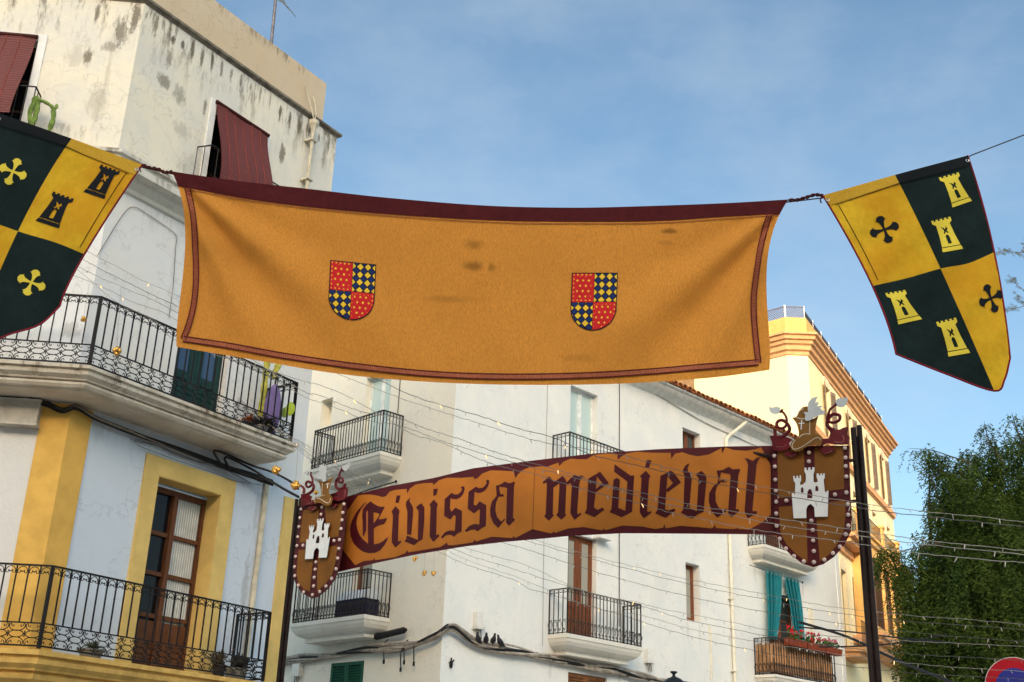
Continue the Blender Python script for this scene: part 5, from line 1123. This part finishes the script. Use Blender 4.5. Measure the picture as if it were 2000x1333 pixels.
for k,(fc,u,z,l) in enumerate(((WL,-1.75,4.95,0),(WL,-1.05,4.9,1),(WL,-1.15,4.75,2),(WL,-.72,4.85,3))):
    mb=MB(); mb.tube(spl([WL.P(u+.1,z+.10,.14),WL.P(u,z,.16),WL.P(u-.02,z-.35,.12)],5),.014,5); mb.tube([WL.P(u-.02,z-.33,.12),WL.P(u-.02,z-.42,.12)],.028,6)
    build(mb,'cable_end',BLACK,label=['black cut cable end hanging first from the left below the bundle','black cut cable end hanging below the bundle, left of a close pair','black cut cable end hanging below the bundle, right of a close pair','black cut cable end hanging nearest the white house corner'][k],cat='cable',group='cut cable ends')
PBX=simple('white_plastic_box',(.72,.71,.66),.5,var=.08,bmp=.05)
for fc,u,z,w,h,l in ((WR,.90,5.30,.26,.36,'white plastic junction box above the pigeons'),(WR,7.10,5.22,.26,.36,'white plastic junction box right of the lower balcony slab'),(WL,-5.25,4.42,.30,.34,'white plastic junction box under the cables at the far left of the white house')):
    T=thing('junction_box',fc.P(u,z,0),l,'junction box','junction boxes on the white house')
    mb=MB(); mb.fbox(fc,u,u+w,z,z+h,0,.13); mb.fbox(fc,u-.01,u+w+.01,z+h*.12,z+h*.16,.0,.14); build(mb,'box',PBX,T)
    mb=MB(); 
    for q in (.25,.5,.75): mb.tube([fc.P(u+w*q,z,.06),fc.P(u+w*q+.02,z-.2,.08)],.014,5)
    build(mb,'cable_tail',BEI2,T)
T=thing('junction_box',LL.P(-.9,6.17,0),'large beige junction box under the upper balcony beside the yellow pilaster','junction box')
mb=MB(); mb.fbox(LL,-.90,-.37,6.18,6.52,.0,.17); build(mb,'box',simple('beige_metal_box',(.40,.37,.32),.6,var=.12,scale=6,bmp=.1),T); mb=MB(); mb.fbox(LL,-.915,-.355,6.165,6.19,.0,.185); mb.fbox(LL,-.915,-.355,6.51,6.53,.0,.185); build(mb,'rim',simple('beige_metal_rim',(.45,.42,.37),.6),T)
bundle('cable_bundle',[LL.P(-5,6.62,.12),LL.P(-2.5,6.58,.12),LL.P(-.9,6.58,.12),LL.P(-.35,6.5,.1),LL.P(-.1,6.42,.08),LR.P(.0,6.48,.1),LR.P(.35,6.42,.10),LR.P(1.0,6.40,.1),LR.P(2.0,6.38,.12),LR.P(2.8,6.35,.14),LR.P(3.3,6.33,.2),LR.P(3.62,6.27,.34)],5,.035,.018,(BLACK,BLACK,BEI2),'dark cables fixed along the wall under the upper balcony','cables',9,1.6)
for pa,l in (([LR.P(2.7,6.34,.14),LR.px(420,880,.3),LR.px(488,908,.3)]+[at_y(x,y,yy) for x,y,yy in ((530,922,16.5),(566,940,15.2),(582,955,14.2))],'black cable dropping to the left post of the sign, upper of two'),([LR.P(2.9,6.3,.14),LR.px(440,893,.25),LR.px(490,916,.3)]+[at_y(x,y,yy) for x,y,yy in ((525,938,16.5),(557,957,15.0),(583,971,14.0))],'black cable dropping to the left post of the sign, lower of two')):
    mb=MB(); mb.tube(spl(pa,6),.017,6); build(mb,'overhead_cable',BLACK,label=l,cat='cable',group='black cables to the left post')
for pa,r,l in (([(1560,1215,20),(1652,1243,20),(1720,1275,19),(1780,1302,18),(1836,1324,17),(1900,1352,16)],.022,'thick black cable sloping down right past the yellow house'),([(1560,1225,20),(1645,1233,20),(1700,1239,19),(1770,1248,18),(1860,1256,17)],.012,'thin black cable running nearly level past the yellow house'),([(1600,1264,20),(1690,1262,20),(1770,1254,19),(1850,1240,18)],.012,'thin black cable rising to the right into the tree')):
    mb=MB(); mb.tube(spl([at_y(*p) for p in pa],5),r,6); build(mb,'overhead_cable',BLACK,label=l,cat='cable',group='black cables past the yellow house')
mb=MB(); mb.tube(spl([WL.px(640,976,.5),WL.px(676,972,.45),WL.px(720,957,.3),WL.px(770,942,.06)],5),.018,6); mb.ball(WL.px(773,941,.06),.035,8,5); small('wall_rod',mb,IRON,'thin black rod reaching from the white wall just above the sign','rod')
mb=MB(); p=WR.px(881,1298,.03); mb.ball(p,.06,8,5,(.7,.6,1.5)); mb.tube([p+Vector((-.08,0,.06)),p,p+Vector((.06,0,.10))],.018,5); mb.tube([p,p+Vector((0,0,.14))],.018,5); small('wall_ornament',mb,IRON,'small black figure-like fitting on the white wall below the cables','ornament')
# ================================================================ PIGEONS
def pigeon(p,face,k,label):
    mb=MB(); f=Vector((math.cos(face),math.sin(face),0)); s=Vector((-f.y,f.x,0)); U=Vector((0,0,1))
    prof=[(-.17,-.02,.012,.004),(-.13,-.01,.028,.010),(-.08,.02,.045,.034),(-.03,.055,.062,.055),(.02,.09,.062,.062),(.05,.13,.045,.048),(.062,.165,.028,.030),(.068,.19,.026,.028),(.075,.21,.024,.025),(.095,.213,.012,.012),(.118,.208,.003,.003)]
    rings=[]
    for i,(a,z,w,h) in enumerate(prof):
        q=prof[min(i+1,len(prof)-1)]; r=prof[max(i-1,0)]; t=(f*(q[0]-r[0])+U*(q[1]-r[1])).normalized(); nn=s.cross(t).normalized()*-1
        rings.append([p+f*a+U*z+s*(w*math.cos(2*math.pi*j/10))+nn*(h*math.sin(2*math.pi*j/10)) for j in range(10)])
    mb.loft(rings); 
    for sg in (-1,1): mb.tube([p+s*(.02*sg)+U*.03,p+s*(.02*sg)-U*.05],.005,4); mb.tube([p+s*(.02*sg)-U*.05,p+s*(.02*sg)-U*.052+f*.03],.004,4)
    return build(mb,'pigeon',simple('dark_pigeon_plumage',(.025,.026,.032),.6,var=.4,scale=20),label=label,cat='pigeon',group='pigeons on the cables',smooth=True)
for k,(x,y,fa,l) in enumerate(((934,1256,-2.0,'dark pigeon on the cables, leftmost of four'),(949,1257,-1.5,'dark pigeon on the cables, second of four from the left'),(963,1258,-1.1,'dark pigeon on the cables, third of four from the left'),(977,1261,-2.4,'dark pigeon on the cables, rightmost of four'))):
    p=WR.px(x,y,.2); pigeon(p,fa,k,l)
# ================================================================ CURTAINS, REED SCREEN, FLOWER BOXES (balcony at the right)
TURQ=cloth('turquoise_voile',(.035,.31,.36),.1,.35,(1,1,.2),scale=30)
def curtain(le,ri,label,seed):
    S=MB(); nx,ny=40,22; rnd=random.Random(seed); L=spl([Vector((x,y,0)) for x,y in le],11); Rr=spl([Vector((x,y,0)) for x,y in ri],11); pts=[]
    for j in range(ny+1):
        for i in range(nx+1):
            f=i/nx; q=L[j]*(1-f)+Rr[j]*f; o=.16+.035*math.sin(f*2*math.pi*4.5+.3*math.sin(j*.3))*(1-.3*j/ny)+.015*math.sin(f*23+seed)
            pts.append(WR.px(q.x,q.y,o))
    S.add(pts,[(j*(nx+1)+i,(j+1)*(nx+1)+i,(j+1)*(nx+1)+i+1,j*(nx+1)+i+1) for j in range(ny) for i in range(nx)])
    T=thing('curtain',pts[nx//2],label,'curtain','turquoise curtains'); build(S,'fabric',TURQ,T,smooth=True)
    for k in range(4):
        f=(k+.5)/4; q=L[0]*(1-f)+Rr[0]*f; p=WR.px(q.x,q.y+4,.20); mb=MB(); mb.tube([p+WR.d*(.035*math.cos(a*.7))+Vector((0,0,.035*math.sin(a*.7))) for a in range(10)],.009,4); build(mb,'eyelet_ring',simple('chrome_ring',(.6,.6,.6),.3,1,bmp=0),T)
curtain([(1496,1112),(1499,1175),(1500,1248)],[(1527,1121),(1526,1185),(1518,1250)],'left turquoise curtain hanging over the reed screened balcony',1)
curtain([(1531,1125),(1541,1175),(1553,1250)],[(1560,1133),(1567,1185),(1573,1256)],'right turquoise curtain slanting behind the geraniums',2)
T=thing('curtain_rod',WR.px(1465,1105,.17),'thin grey rod carrying the turquoise curtains','curtain rod')
mb=MB(); mb.tube([WR.px(1464,1104,.17),WR.px(1567,1138,.17)],.014,6); build(mb,'rod',simple('grey_metal_rod',(.25,.24,.23),.4,.8,bmp=0),T)
mb=MB(); mb.ball(WR.px(1567,1138,.17),.035,8,5); build(mb,'finial',IRON,T)
REED=simple('dry_reed',(.42,.24,.12),.85,var=.45,scale=9,stretch=(1,1,.25),bmp=.4)
mb=MB(); rnd=random.Random(4); u=12.33
while u<15.66: mb.tube([WR.P(u,5.50,.595+rnd.uniform(-.006,.006)),WR.P(u+rnd.uniform(-.02,.02),6.30+rnd.uniform(-.05,.03),.595)],.020,5); u+=.043
o=.05
while o<.58: mb.tube([WR.P(12.325,5.5,o),WR.P(12.325,6.3+rnd.uniform(-.05,.03),o)],.020,5); o+=.043
build(mb,'reed_screen',REED,label='dry brown reed screen tied inside the balcony railing',cat='reed screen')
def geranium(c,L,red,seed,label):
    T=thing('geranium',c,label,'geranium','geraniums in the balcony boxes'); rnd=random.Random(seed); d=WR.d; n=WR.n
    st=MB(); lf=MB(); fl=MB()
    for i in range(int(L*17)):
        b=c+d*(rnd.uniform(-L/2,L/2))+n*rnd.uniform(-.05,.05); t=b+Vector((rnd.uniform(-.08,.08),rnd.uniform(-.08,.08),rnd.uniform(.08,.34))); st.tube([b,t],.005,3)
        for k in range(5):
            q=b.lerp(t,rnd.uniform(.3,1))+Vector((rnd.uniform(-.06,.06),rnd.uniform(-.06,.06),rnd.uniform(-.04,.04))); r=rnd.uniform(.03,.05); a=Vector((rnd.gauss(0,1),rnd.gauss(0,1),rnd.gauss(0,1))).normalized(); bb=a.cross(Vector((.3,.5,1))).normalized(); cc=a.cross(bb)
            lf.add([q+bb*(r*math.cos(x*1.047))+cc*(r*math.sin(x*1.047)) for x in range(6)],[(0,1,2,3,4,5)])
        if rnd.random()<.62:
            for k in range(9): fl.ball(t+Vector((rnd.gauss(0,.028),rnd.gauss(0,.028),rnd.gauss(.01,.025))),rnd.uniform(.016,.028),5,3)
    build(st,'stem',simple('geranium_stem',(.10,.14,.04),.7,bmp=0),T); build(lf,'leaves',simple('geranium_leaf',(.045,.10,.025),.6,var=.4,scale=30,bmp=0),T)
    build(fl,'flowers',simple('red_petals' if red else 'pink_petals',(.55,.012,.025) if red else (.55,.10,.16),.6,var=.25,scale=40,bmp=0),T)
TERRA=simple('dark_terracotta_plastic',(.20,.045,.022),.6,var=.2,bmp=.15)
for k,(u0,u1,red,l,l2) in enumerate(((12.75,13.72,True,'orange-brown flower box, left of three on the rail','red geranium at the left end of the balcony boxes'),(13.78,14.78,True,'dark flower box, middle of three on the rail','red geranium in the middle of the balcony boxes'),(14.84,15.78,False,'dark brown flower box, right of three on the rail','pink geranium at the right end of the balcony boxes'))):
    z=6.28; T=thing('flower_box',WR.P((u0+u1)/2,z,.8),l,'flower box','flower boxes on the balcony rail')
    mb=MB(); mb.loft([[WR.P(u0+e,zz,.70+e*.5),WR.P(u1-e,zz,.70+e*.5),WR.P(u1-e,zz,.90-e*.5),WR.P(u0+e,zz,.90-e*.5)] for e,zz in ((.02,z),(0,z+.17),(-.012,z+.17),(-.012,z+.195),(.015,z+.195),(.02,z+.15))]); build(mb,'box',TERRA,T)
    mb=MB(); mb.fbox(WR,u0+.03,u1-.03,z+.13,z+.16,.73,.87); build(mb,'soil',simple('potting_soil',(.03,.022,.015),.95),T)
    geranium(WR.P((u0+u1)/2,z+.16,.80),(u1-u0)*.9,red,k+3,l2)
# covered things on the lower left balcony of the white house
T=thing('covered_box',WL.P(-2.6,5.6,.3),'navy box under a white cover on the balcony below the left shield','box')
mb=MB(); mb.fbox(WL,-3.15,-2.15,5.56,5.98,.08,.55); build(mb,'box',simple('navy_cloth',(.012,.018,.045),.8,bmp=.2),T)
mb=MB(); n=8; mb.loft([[WL.P(u,5.98+.24*math.sin(math.pi*j/n)**.6,.06+.5*j/n) for j in range(n+1)] for u in (-3.18,-3.05,-2.25,-2.12)],close=True); build(mb,'cover',simple('white_cover',(.62,.64,.66),.7,bmp=.2),T)
# ================================================================ PLANTS ON THE LEFT HOUSE
CACT=simple('cactus_green',(.13,.20,.04),.6,var=.35,scale=12,bmp=.3); CACT2=simple('yellow_green_cactus',(.36,.34,.06),.6,var=.3,scale=12,bmp=.3)
def cactus(paths,f,mat,label,pads=(),r=.045):
    T=thing('cactus',f(*paths[0][0]),label,'cactus','cacti on the balconies of the left house')
    for pa in paths:
        v=spl([Vector((x,y,0)) for x,y in pa],6); n=len(v); mb=MB(); mb.tube([f(p.x,p.y) for p in v],[r*(.85+.35*abs(math.sin(i*.55)))*(.6 if i==n-1 else 1) for i in range(n)],6,flat=.7); build(mb,'stem',mat,T,smooth=True)
    for (x,y,a,b) in pads:
        mb=MB(); mb.ball(f(x,y),1,10,8,(a,a*.35,b)); build(mb,'pad',mat,T,smooth=True)
cactus([[(64,250),(58,225),(66,200),(70,188)],[(70,196),(84,198),(98,206),(104,212)],[(104,212),(104,232),(96,256)],[(72,190),(74,205),(70,225),(66,240)]],lambda x,y:LL.px(x,y,.26),CACT,'climbing green cactus beside the blind at the top left corner',((110,209,.03,.05),),.035)
cactus([[(508,815),(514,775),(518,740),(521,715),(523,700)],[(531,740),(540,722),(546,705),(550,690)]],lambda x,y:LR.px(x,y,.3),CACT2,'tall yellow-green column cactus at the right end of the upper balcony',(),.05)
T=thing('prickly_pear',LR.px(560,815,.62),'single bright green prickly pear pad outside the end of the upper balcony','cactus')
mb=MB(); c=LR.px(567,799,.70); mb.ball(c,1,12,8,(.075,.02,.115)); 
ob=build(mb,'pad',simple('bright_pad_green',(.27,.36,.035),.5,var=.12,bmp=.1),T,smooth=True)
mb=MB(); mb.ball(LR.px(556,806,.62),1,10,8,(.045,.02,.09)); build(mb,'pad',CACT,T,smooth=True)
def pot(c,r,h,mat,label,plant=None):
    T=thing('potted_plant',c,label,'potted plant'); mb=MB(); mb.lathe(c,[(r*.7,0),(r*.95,h*.85),(r*1.08,h*.86),(r*1.08,h),(r*.9,h),(r*.88,h*.9)],12); build(mb,'pot',mat,T)
    if plant: plant(T,c+Vector((0,0,h*.9)))
def spiky(col,n,L,w,nm,seed=1,up=.5):
    def f(T,c):
        rnd=random.Random(seed); mb=MB()
        for i in range(n):
            a=rnd.uniform(0,6.28); e=rnd.uniform(up*.4,1.2); d=Vector((math.cos(a)*math.cos(e),math.sin(a)*math.cos(e),math.sin(e))); s=Vector((-math.sin(a),math.cos(a),0)); l=L*rnd.uniform(.6,1.1)
            p=[c+d*l*t+Vector((0,0,-.25*l*t*t)) for t in (0,.5,1)]
            mb.add([p[0]-s*w,p[0]+s*w,p[1]+s*w*.8,p[2],p[1]-s*w*.8],[(0,1,2,3,4)])
        build(mb,'leaves',simple(nm,col,.6,var=.4,scale=15,bmp=0),T)
    return f
DP=simple('dark_plastic_pot',(.03,.025,.022),.6); TP=simple('terracotta_pot',(.33,.12,.05),.8,bmp=.3); SP=simple('grey_stone_bowl',(.26,.25,.22),.9,var=.3,bmp=.5)
pot(LR.P(2.95,6.87,.35),.13,.2,DP,'orange-leaved plant in a pot on the upper balcony',spiky((.40,.10,.03),60,.26,.03,'orange_leaves',1))
pot(LR.P(3.22,6.87,.42),.14,.2,DP,'dark leafy potted plant beside the purple parasol',spiky((.03,.035,.02),90,.28,.03,'dark_leaves',2))
pot(LR.P(3.02,6.87,.55),.12,.14,SP,'dark trailing potted plant low on the upper balcony, behind the orange leaves',spiky((.02,.02,.018),90,.24,.03,'blackish_leaves',3))
pot(LR.P(.62,3.21,.45),.17,.12,SP,'grey-green rosette plant in a low bowl on the lower balcony',spiky((.12,.14,.08),70,.2,.022,'rosette_leaves',4))
pot(LR.P(3.22,3.21,.42),.17,.17,SP,'stone bowl of dark stems at the right end of the lower balcony',spiky((.06,.06,.045),60,.3,.02,'withered_leaves',5))
pot(LR.P(3.0,3.21,.3),.10,.2,DP,'dark pot with a thin grey plant near the end of the lower balcony',spiky((.17,.15,.12),12,.45,.04,'grey_leaves',6,1.5))
pot(LR.P(3.40,3.21,.3),.13,.34,DP,'tall black pot against the wall at the end of the lower balcony',spiky((.05,.05,.05),30,.2,.02,'black_twigs',7))
T=thing('folded_parasol',LR.P(3.30,6.87,.45),'folded purple parasol standing at the end of the upper balcony','parasol')
c=LR.P(3.34,6.92,.42); mb=MB(); rings=[]
for z,r in ((.0,.02),(.08,.07),(.30,.12),(.55,.125),(.75,.095),(.86,.05),(.90,.02)): rings.append([c+Vector((math.cos(j*math.pi/8)*r*(1+.12*(j%2)),math.sin(j*math.pi/8)*r*(1+.12*(j%2)),z)) for j in range(16)])
mb.loft(rings); build(mb,'canopy',cloth('purple_cloth',(.26,.19,.42),.1,.3,(1,1,.3),scale=20),T,smooth=True)
mb=MB(); mb.tube([c-Vector((0,0,.05)),c+Vector((0,0,1.03))],.015,6); build(mb,'pole',DP,T)
# ================================================================ ROOFTOP MAST
b=LR.px(535,92,-.9); T=thing('mast',(b.x,b.y,13.3),'thin grey mast with a limp pennant above the left roof','mast')
t=LR.px(541,-30,-.9); mb=MB(); mb.tube([Vector((b.x,b.y,13.25)),t],.030,8); build(mb,'pole',simple('grey_mast_metal',(.17,.16,.18),.5,.3),T)
mb=MB(); q=[LR.px(x,y,-.9) for x,y in ((541,-14),(552,-4),(560,10),(570,22),(578,34),(572,26),(562,16),(553,6),(545,2))]; mb.prism(q,[p-LR.n*.01 for p in q]); build(mb,'pennant',cloth('faded_pennant',(.22,.26,.28),.2,.1),T)
# ================================================================ STREET LAMP AND ROAD SIGN
p=at_d(1316,1311,17); T=thing('street_lamp',(p.x,p.y,0),'black lantern cap of a street lamp at the bottom edge of the photo','street lamp')
LB=simple('black_lamp_paint',(.016,.019,.022),.4,bmp=.05); z=p.z; c=Vector((p.x,p.y,0))
mb=MB(); mb.lathe(c,[(.012,z+.0),(.045,z-.005),(.05,z-.02),(.02,z-.045),(.022,z-.07),(.045,z-.085),(.09,z-.10),(.15,z-.15),(.19,z-.21),(.215,z-.28),(.22,z-.31)],20); build(mb,'lamp_cap',LB,T,smooth=True)
mb=MB(); mb.lathe(c,[(.19,z-.312),(.12,z-.72)],6); build(mb,'lantern_glass',glass('milky_lantern_glass',(.5,.5,.48),.3),T)
mb=MB(); mb.lathe(c,[(.13,z-.722),(.06,z-.78),(.045,z-.9),(.04,1.2),(.07,1.15),(.08,.3),(.14,.25),(.15,0)],12); build(mb,'post',LB,T)
p=at_d(1982,1341,15); n=Vector((-.55,-.83,0)).normalized(); s=Vector((n.y,-n.x,0))*-1
T=thing('no_parking_sign',(p.x,p.y,0),'round red and blue no parking sign in the bottom right corner','road sign')
tt=Vector((0,0,1)); 
def disc(r0,r1,o,th,mat,nm):
    mb=MB(); N=40; a=[p+n*o+s*(r1*math.cos(2*math.pi*i/N))+tt*(r1*math.sin(2*math.pi*i/N)) for i in range(N)]
    if r0==0: mb.prism(a,[v-n*th for v in a])
    else:
        b_=[p+n*o+s*(r0*math.cos(2*math.pi*i/N))+tt*(r0*math.sin(2*math.pi*i/N)) for i in range(N)]
        mb.add(a+b_,[(i,(i+1)%N,N+(i+1)%N,N+i) for i in range(N)])
    return build(mb,nm,mat,T)
RR_=.325
disc(0,RR_,0,.035,simple('pale_sign_rim',(.50,.47,.42),.5,bmp=0),'plate'); disc(RR_*.62,RR_*.975,.002,0,simple('sign_red',(.36,.010,.018),.4,var=.1,bmp=0),'red_ring'); disc(0,RR_*.625,.004,.002,simple('sign_blue',(.03,.035,.22),.4,var=.1,bmp=0),'blue_field')
mb=MB(); w=.035; L=RR_*.66; a=(s*.707-tt*.707); bq=(s*.707+tt*.707); 
c0=p+n*.006; mb.quad(c0-a*L-bq*w-a*0,c0+a*L-bq*w,c0+a*L+bq*w,c0-a*L+bq*w)
mb=MB(); mb.tube([Vector((p.x,p.y,0))-n*.06,Vector((p.x,p.y,p.z+.2))-n*.06],.03,10); build(mb,'post',simple('galvanised_post',(.4,.4,.4),.4,.8,bmp=0),T)
# ================================================================ TREES
LEAFM=None
def leafmat(name,a,b,tr):
    m,t,bs=mk(name); c=mix(t,ramp(t,noise(t,.9,detail=5),.32,.68),a,b); c=mix(t,ramp(t,noise(t,14,detail=2),.4,.7,0,.6),c,tuple(min(1,x*1.7) for x in b))
    t.links.new(c,bs.inputs['Base Color']); bs.inputs['Roughness'].default_value=.6; bs.inputs['Specular IOR Level'].default_value=.05
    tn=nd(t,'ShaderNodeBsdfTranslucent',{'Color':c}); mx=nd(t,'ShaderNodeMixShader',{0:tr,1:bs.outputs[0],2:tn.outputs[0]}); t.links.new(mx.outputs[0],t.nodes['Material Output'].inputs['Surface']); return m
BARK=simple('pinkish_brown_bark',(.22,.13,.09),.9,var=.4,scale=5,stretch=(1,1,.3),bmp=.8,bd=.05)
def strand(mb,tw,p,L,rnd,lean,leaf=.075,wd=.011,dens=26,droop=1.0):
    n=max(4,int(L*dens/2)); d=Vector((lean.x,lean.y,-droop)); q=p.copy(); pts=[p]; step=L/n
    for i in range(n):
        d=d.lerp(Vector((rnd.gauss(0,.12),rnd.gauss(0,.12),-1)),.10).normalized(); q=q+d*step; pts.append(q)
        for sg in (-1,1):
            a=rnd.uniform(0,6.28); s=Vector((math.cos(a),math.sin(a),rnd.uniform(-1.2,-.1))).normalized(); l=leaf*rnd.uniform(.7,1.3); w=s.cross(Vector((rnd.gauss(0,1),rnd.gauss(0,1),rnd.gauss(0,1)))).normalized()*wd
            mb.add([q,q+s*l*.5+w,q+s*l,q+s*l*.5-w],[(0,1,2,3)])
    if tw is not None: tw.tube(pts[::max(1,n//4)]+[pts[-1]],.004,3,cap=False)
def pepper_tree():
    rnd=random.Random(11); b=at_d(1795,1330,41); T=thing('pepper_tree',(b.x,b.y,0),'large dark green weeping pepper tree with drooping foliage at the right','tree')
    mb=MB(); X,Y=b.x,b.y
    mb.tube(spl([Vector((X,Y,0)),Vector((X+.15,Y,2.5)),Vector((X-.1,Y,5)),Vector((X+.5,Y,7)),Vector((X+1.6,Y+.3,9))],5),[.55-.014*i for i in range(21)],10); build(mb,'trunk',BARK,T,smooth=True)
    blobs=[(1905,965,75,40),(1965,925,80,41),(2040,990,75,41),(1860,1050,70,40),(1940,1060,110,41),(2040,1080,130,42),(1830,1165,62,39.5),(1905,1200,120,40.5),(2010,1210,130,41),(1860,1290,72,40),(1960,1310,110,41),(1800,1205,30,39.5),(1765,1130,20,39),(1738,1080,14,39),(1925,880,32,41),(1990,860,26,41.5),(1855,910,28,40),(1815,890,18,39.5),(1850,975,45,40),(1815,1110,45,39.5),(1790,1270,45,39.5),(1830,1250,70,40),(1880,1140,80,40),(1775,1175,28,39.3),(1990,1010,120,42),(1945,1150,110,41)]
    lim=MB(); fol=MB(); tw=MB(); fork=Vector((X+.6,Y,7.2))
    for (x,y,r,d) in blobs:
        c=at_d(x,y,d); m=fork.lerp(c,.5)+Vector((rnd.uniform(-.4,.4),rnd.uniform(-.4,.4),.7)); v=spl([fork,m,c+Vector((0,0,.2))],5); lim.tube(v,[.07-.006*i for i in range(len(v))],5)
    build(lim,'limbs',simple('dark_limb_bark',(.05,.035,.025),.9),T)
    pxm=42/2300
    for (x,y,r,d) in blobs:
        c=at_d(x,y,d); R=r*pxm; n=int(26+R*R*R*26+R*R*46); n=min(int(n*1.75),1050); nc=max(4,n//13)
        for i in range(nc):
            o=Vector((rnd.gauss(0,1),rnd.gauss(0,1),rnd.gauss(0,1))).normalized()*(R*rnd.random()**.38); o.z=o.z*.85+.35*R*.3
            L0=rnd.uniform(.9,2.5)*(1.0 if R>.8 else .6); ln=Vector((rnd.gauss(0,.3),rnd.gauss(0,.3)))
            for k in range(13):
                strand(fol,None,c+o+Vector((rnd.gauss(0,.13),rnd.gauss(0,.13),rnd.gauss(0,.10))),L0*rnd.uniform(.5,1.1),rnd,ln+Vector((rnd.gauss(0,.25),rnd.gauss(0,.25))),.15,.020,22,.7)
    # single sprays reaching out at the left and top
    for pa,nn in (([(1900,905),(1860,893),(1820,880),(1775,876)],46),([(1960,905),(1935,868),(1925,838),(1922,822)],42),([(2010,880),(1990,850),(1980,820),(1976,806)],34),([(1850,1010),(1828,960),(1822,930),(1850,905)],16),([(1840,1060),(1800,1068),(1765,1076),(1735,1082)],26),([(1860,1080),(1830,1060),(1812,1062),(1800,1075)],26),([(1830,1130),(1780,1110),(1750,1105),(1720,1120)],26),([(2040,860),(2010,835),(1996,812)],12)):
        v=spl([at_d(x,y,39.5) for x,y in pa],9); tw.tube(v,[.035-.03*i/len(v) for i in range(len(v))],4)
        for i in range(nn):
            q=v[int(rnd.uniform(.15,1)*(len(v)-1))]; strand(fol,tw if i%3==0 else None,q+Vector((rnd.gauss(0,.08),rnd.gauss(0,.08),0)),rnd.uniform(.25,1.0),rnd,Vector((rnd.gauss(0,.5),rnd.gauss(0,.3))),.12,.018,24,.3)
    build(tw,'twigs',simple('twig_bark',(.06,.05,.035),.9,bmp=0),T); build(fol,'foliage',leafmat('pepper_tree_foliage',(.010,.028,.008),(.068,.105,.022),.28),T)
pepper_tree()
def near_tree():
    rnd=random.Random(5); T=thing('feathery_tree',(8.6,13,0),'tree beyond the right edge, only its fine feathery twigs showing beside the flag','tree')
    mb=MB(); mb.tube(spl([Vector((8.6,13,0)),Vector((8.5,13,3)),Vector((8.8,13,6)),Vector((8.6,13,9))],5),[.22-.009*i for i in range(16)],9); build(mb,'trunk',BARK,T,smooth=True)
    tw=MB(); fol=MB()
    tips=[[(2140,505),(2080,492),(2030,493),(1985,493),(1962,489),(1945,494)],[(2140,610),(2060,600),(2015,575),(1992,562),(1976,545)],[(2100,600),(2020,590),(1995,600),(1972,604),(1945,607)],[(2140,420),(2080,455),(2040,470),(2008,470),(1992,500)],[(2100,640),(2040,610),(1998,590),(1985,575)]]
    for pa in tips:
        v=spl([at_y(x,y,11.5) for x,y in pa],8); v=[Vector((8.7,13,7.2)),Vector((8.2,12.6,7.4))]+v if True else v
        tw.tube(v,[max(.0028,.016-.022*i/len(v)) for i in range(len(v))],4)
        for i in range(14):
            q=v[-1-int(rnd.random()**1.6*16)]; a=rnd.uniform(0,6.28); d=Vector((math.cos(a),.3*math.sin(a),math.sin(a)*.7)); L=rnd.uniform(.04,.10)
            tw.tube([q,q+d*L],.0018,3,cap=False)
            for k in range(6):
                c=q+d*(L*(k+1)/6)
                for sg in (-1,1):
                    s=(d.cross(Vector((0,1,0)))*sg+d*.5).normalized(); w=d*.0028; fol.add([c,c+s*.012+w,c+s*.022,c+s*.012-w],[(0,1,2,3)])
    for i in range(260):
        c=Vector((9.3+rnd.gauss(0,.9),13+rnd.gauss(0,.9),8.6+rnd.gauss(0,.9)))
        if at_px(c)[0]<2120: continue
        strand(fol,None,c,rnd.uniform(.4,.9),rnd,Vector((rnd.gauss(0,.4),rnd.gauss(0,.4))),.05,.006,30,.4)
    build(tw,'branch',BARK,T); build(fol,'foliage',leafmat('feathery_foliage',(.04,.07,.02),(.07,.11,.03),.3),T)
near_tree()
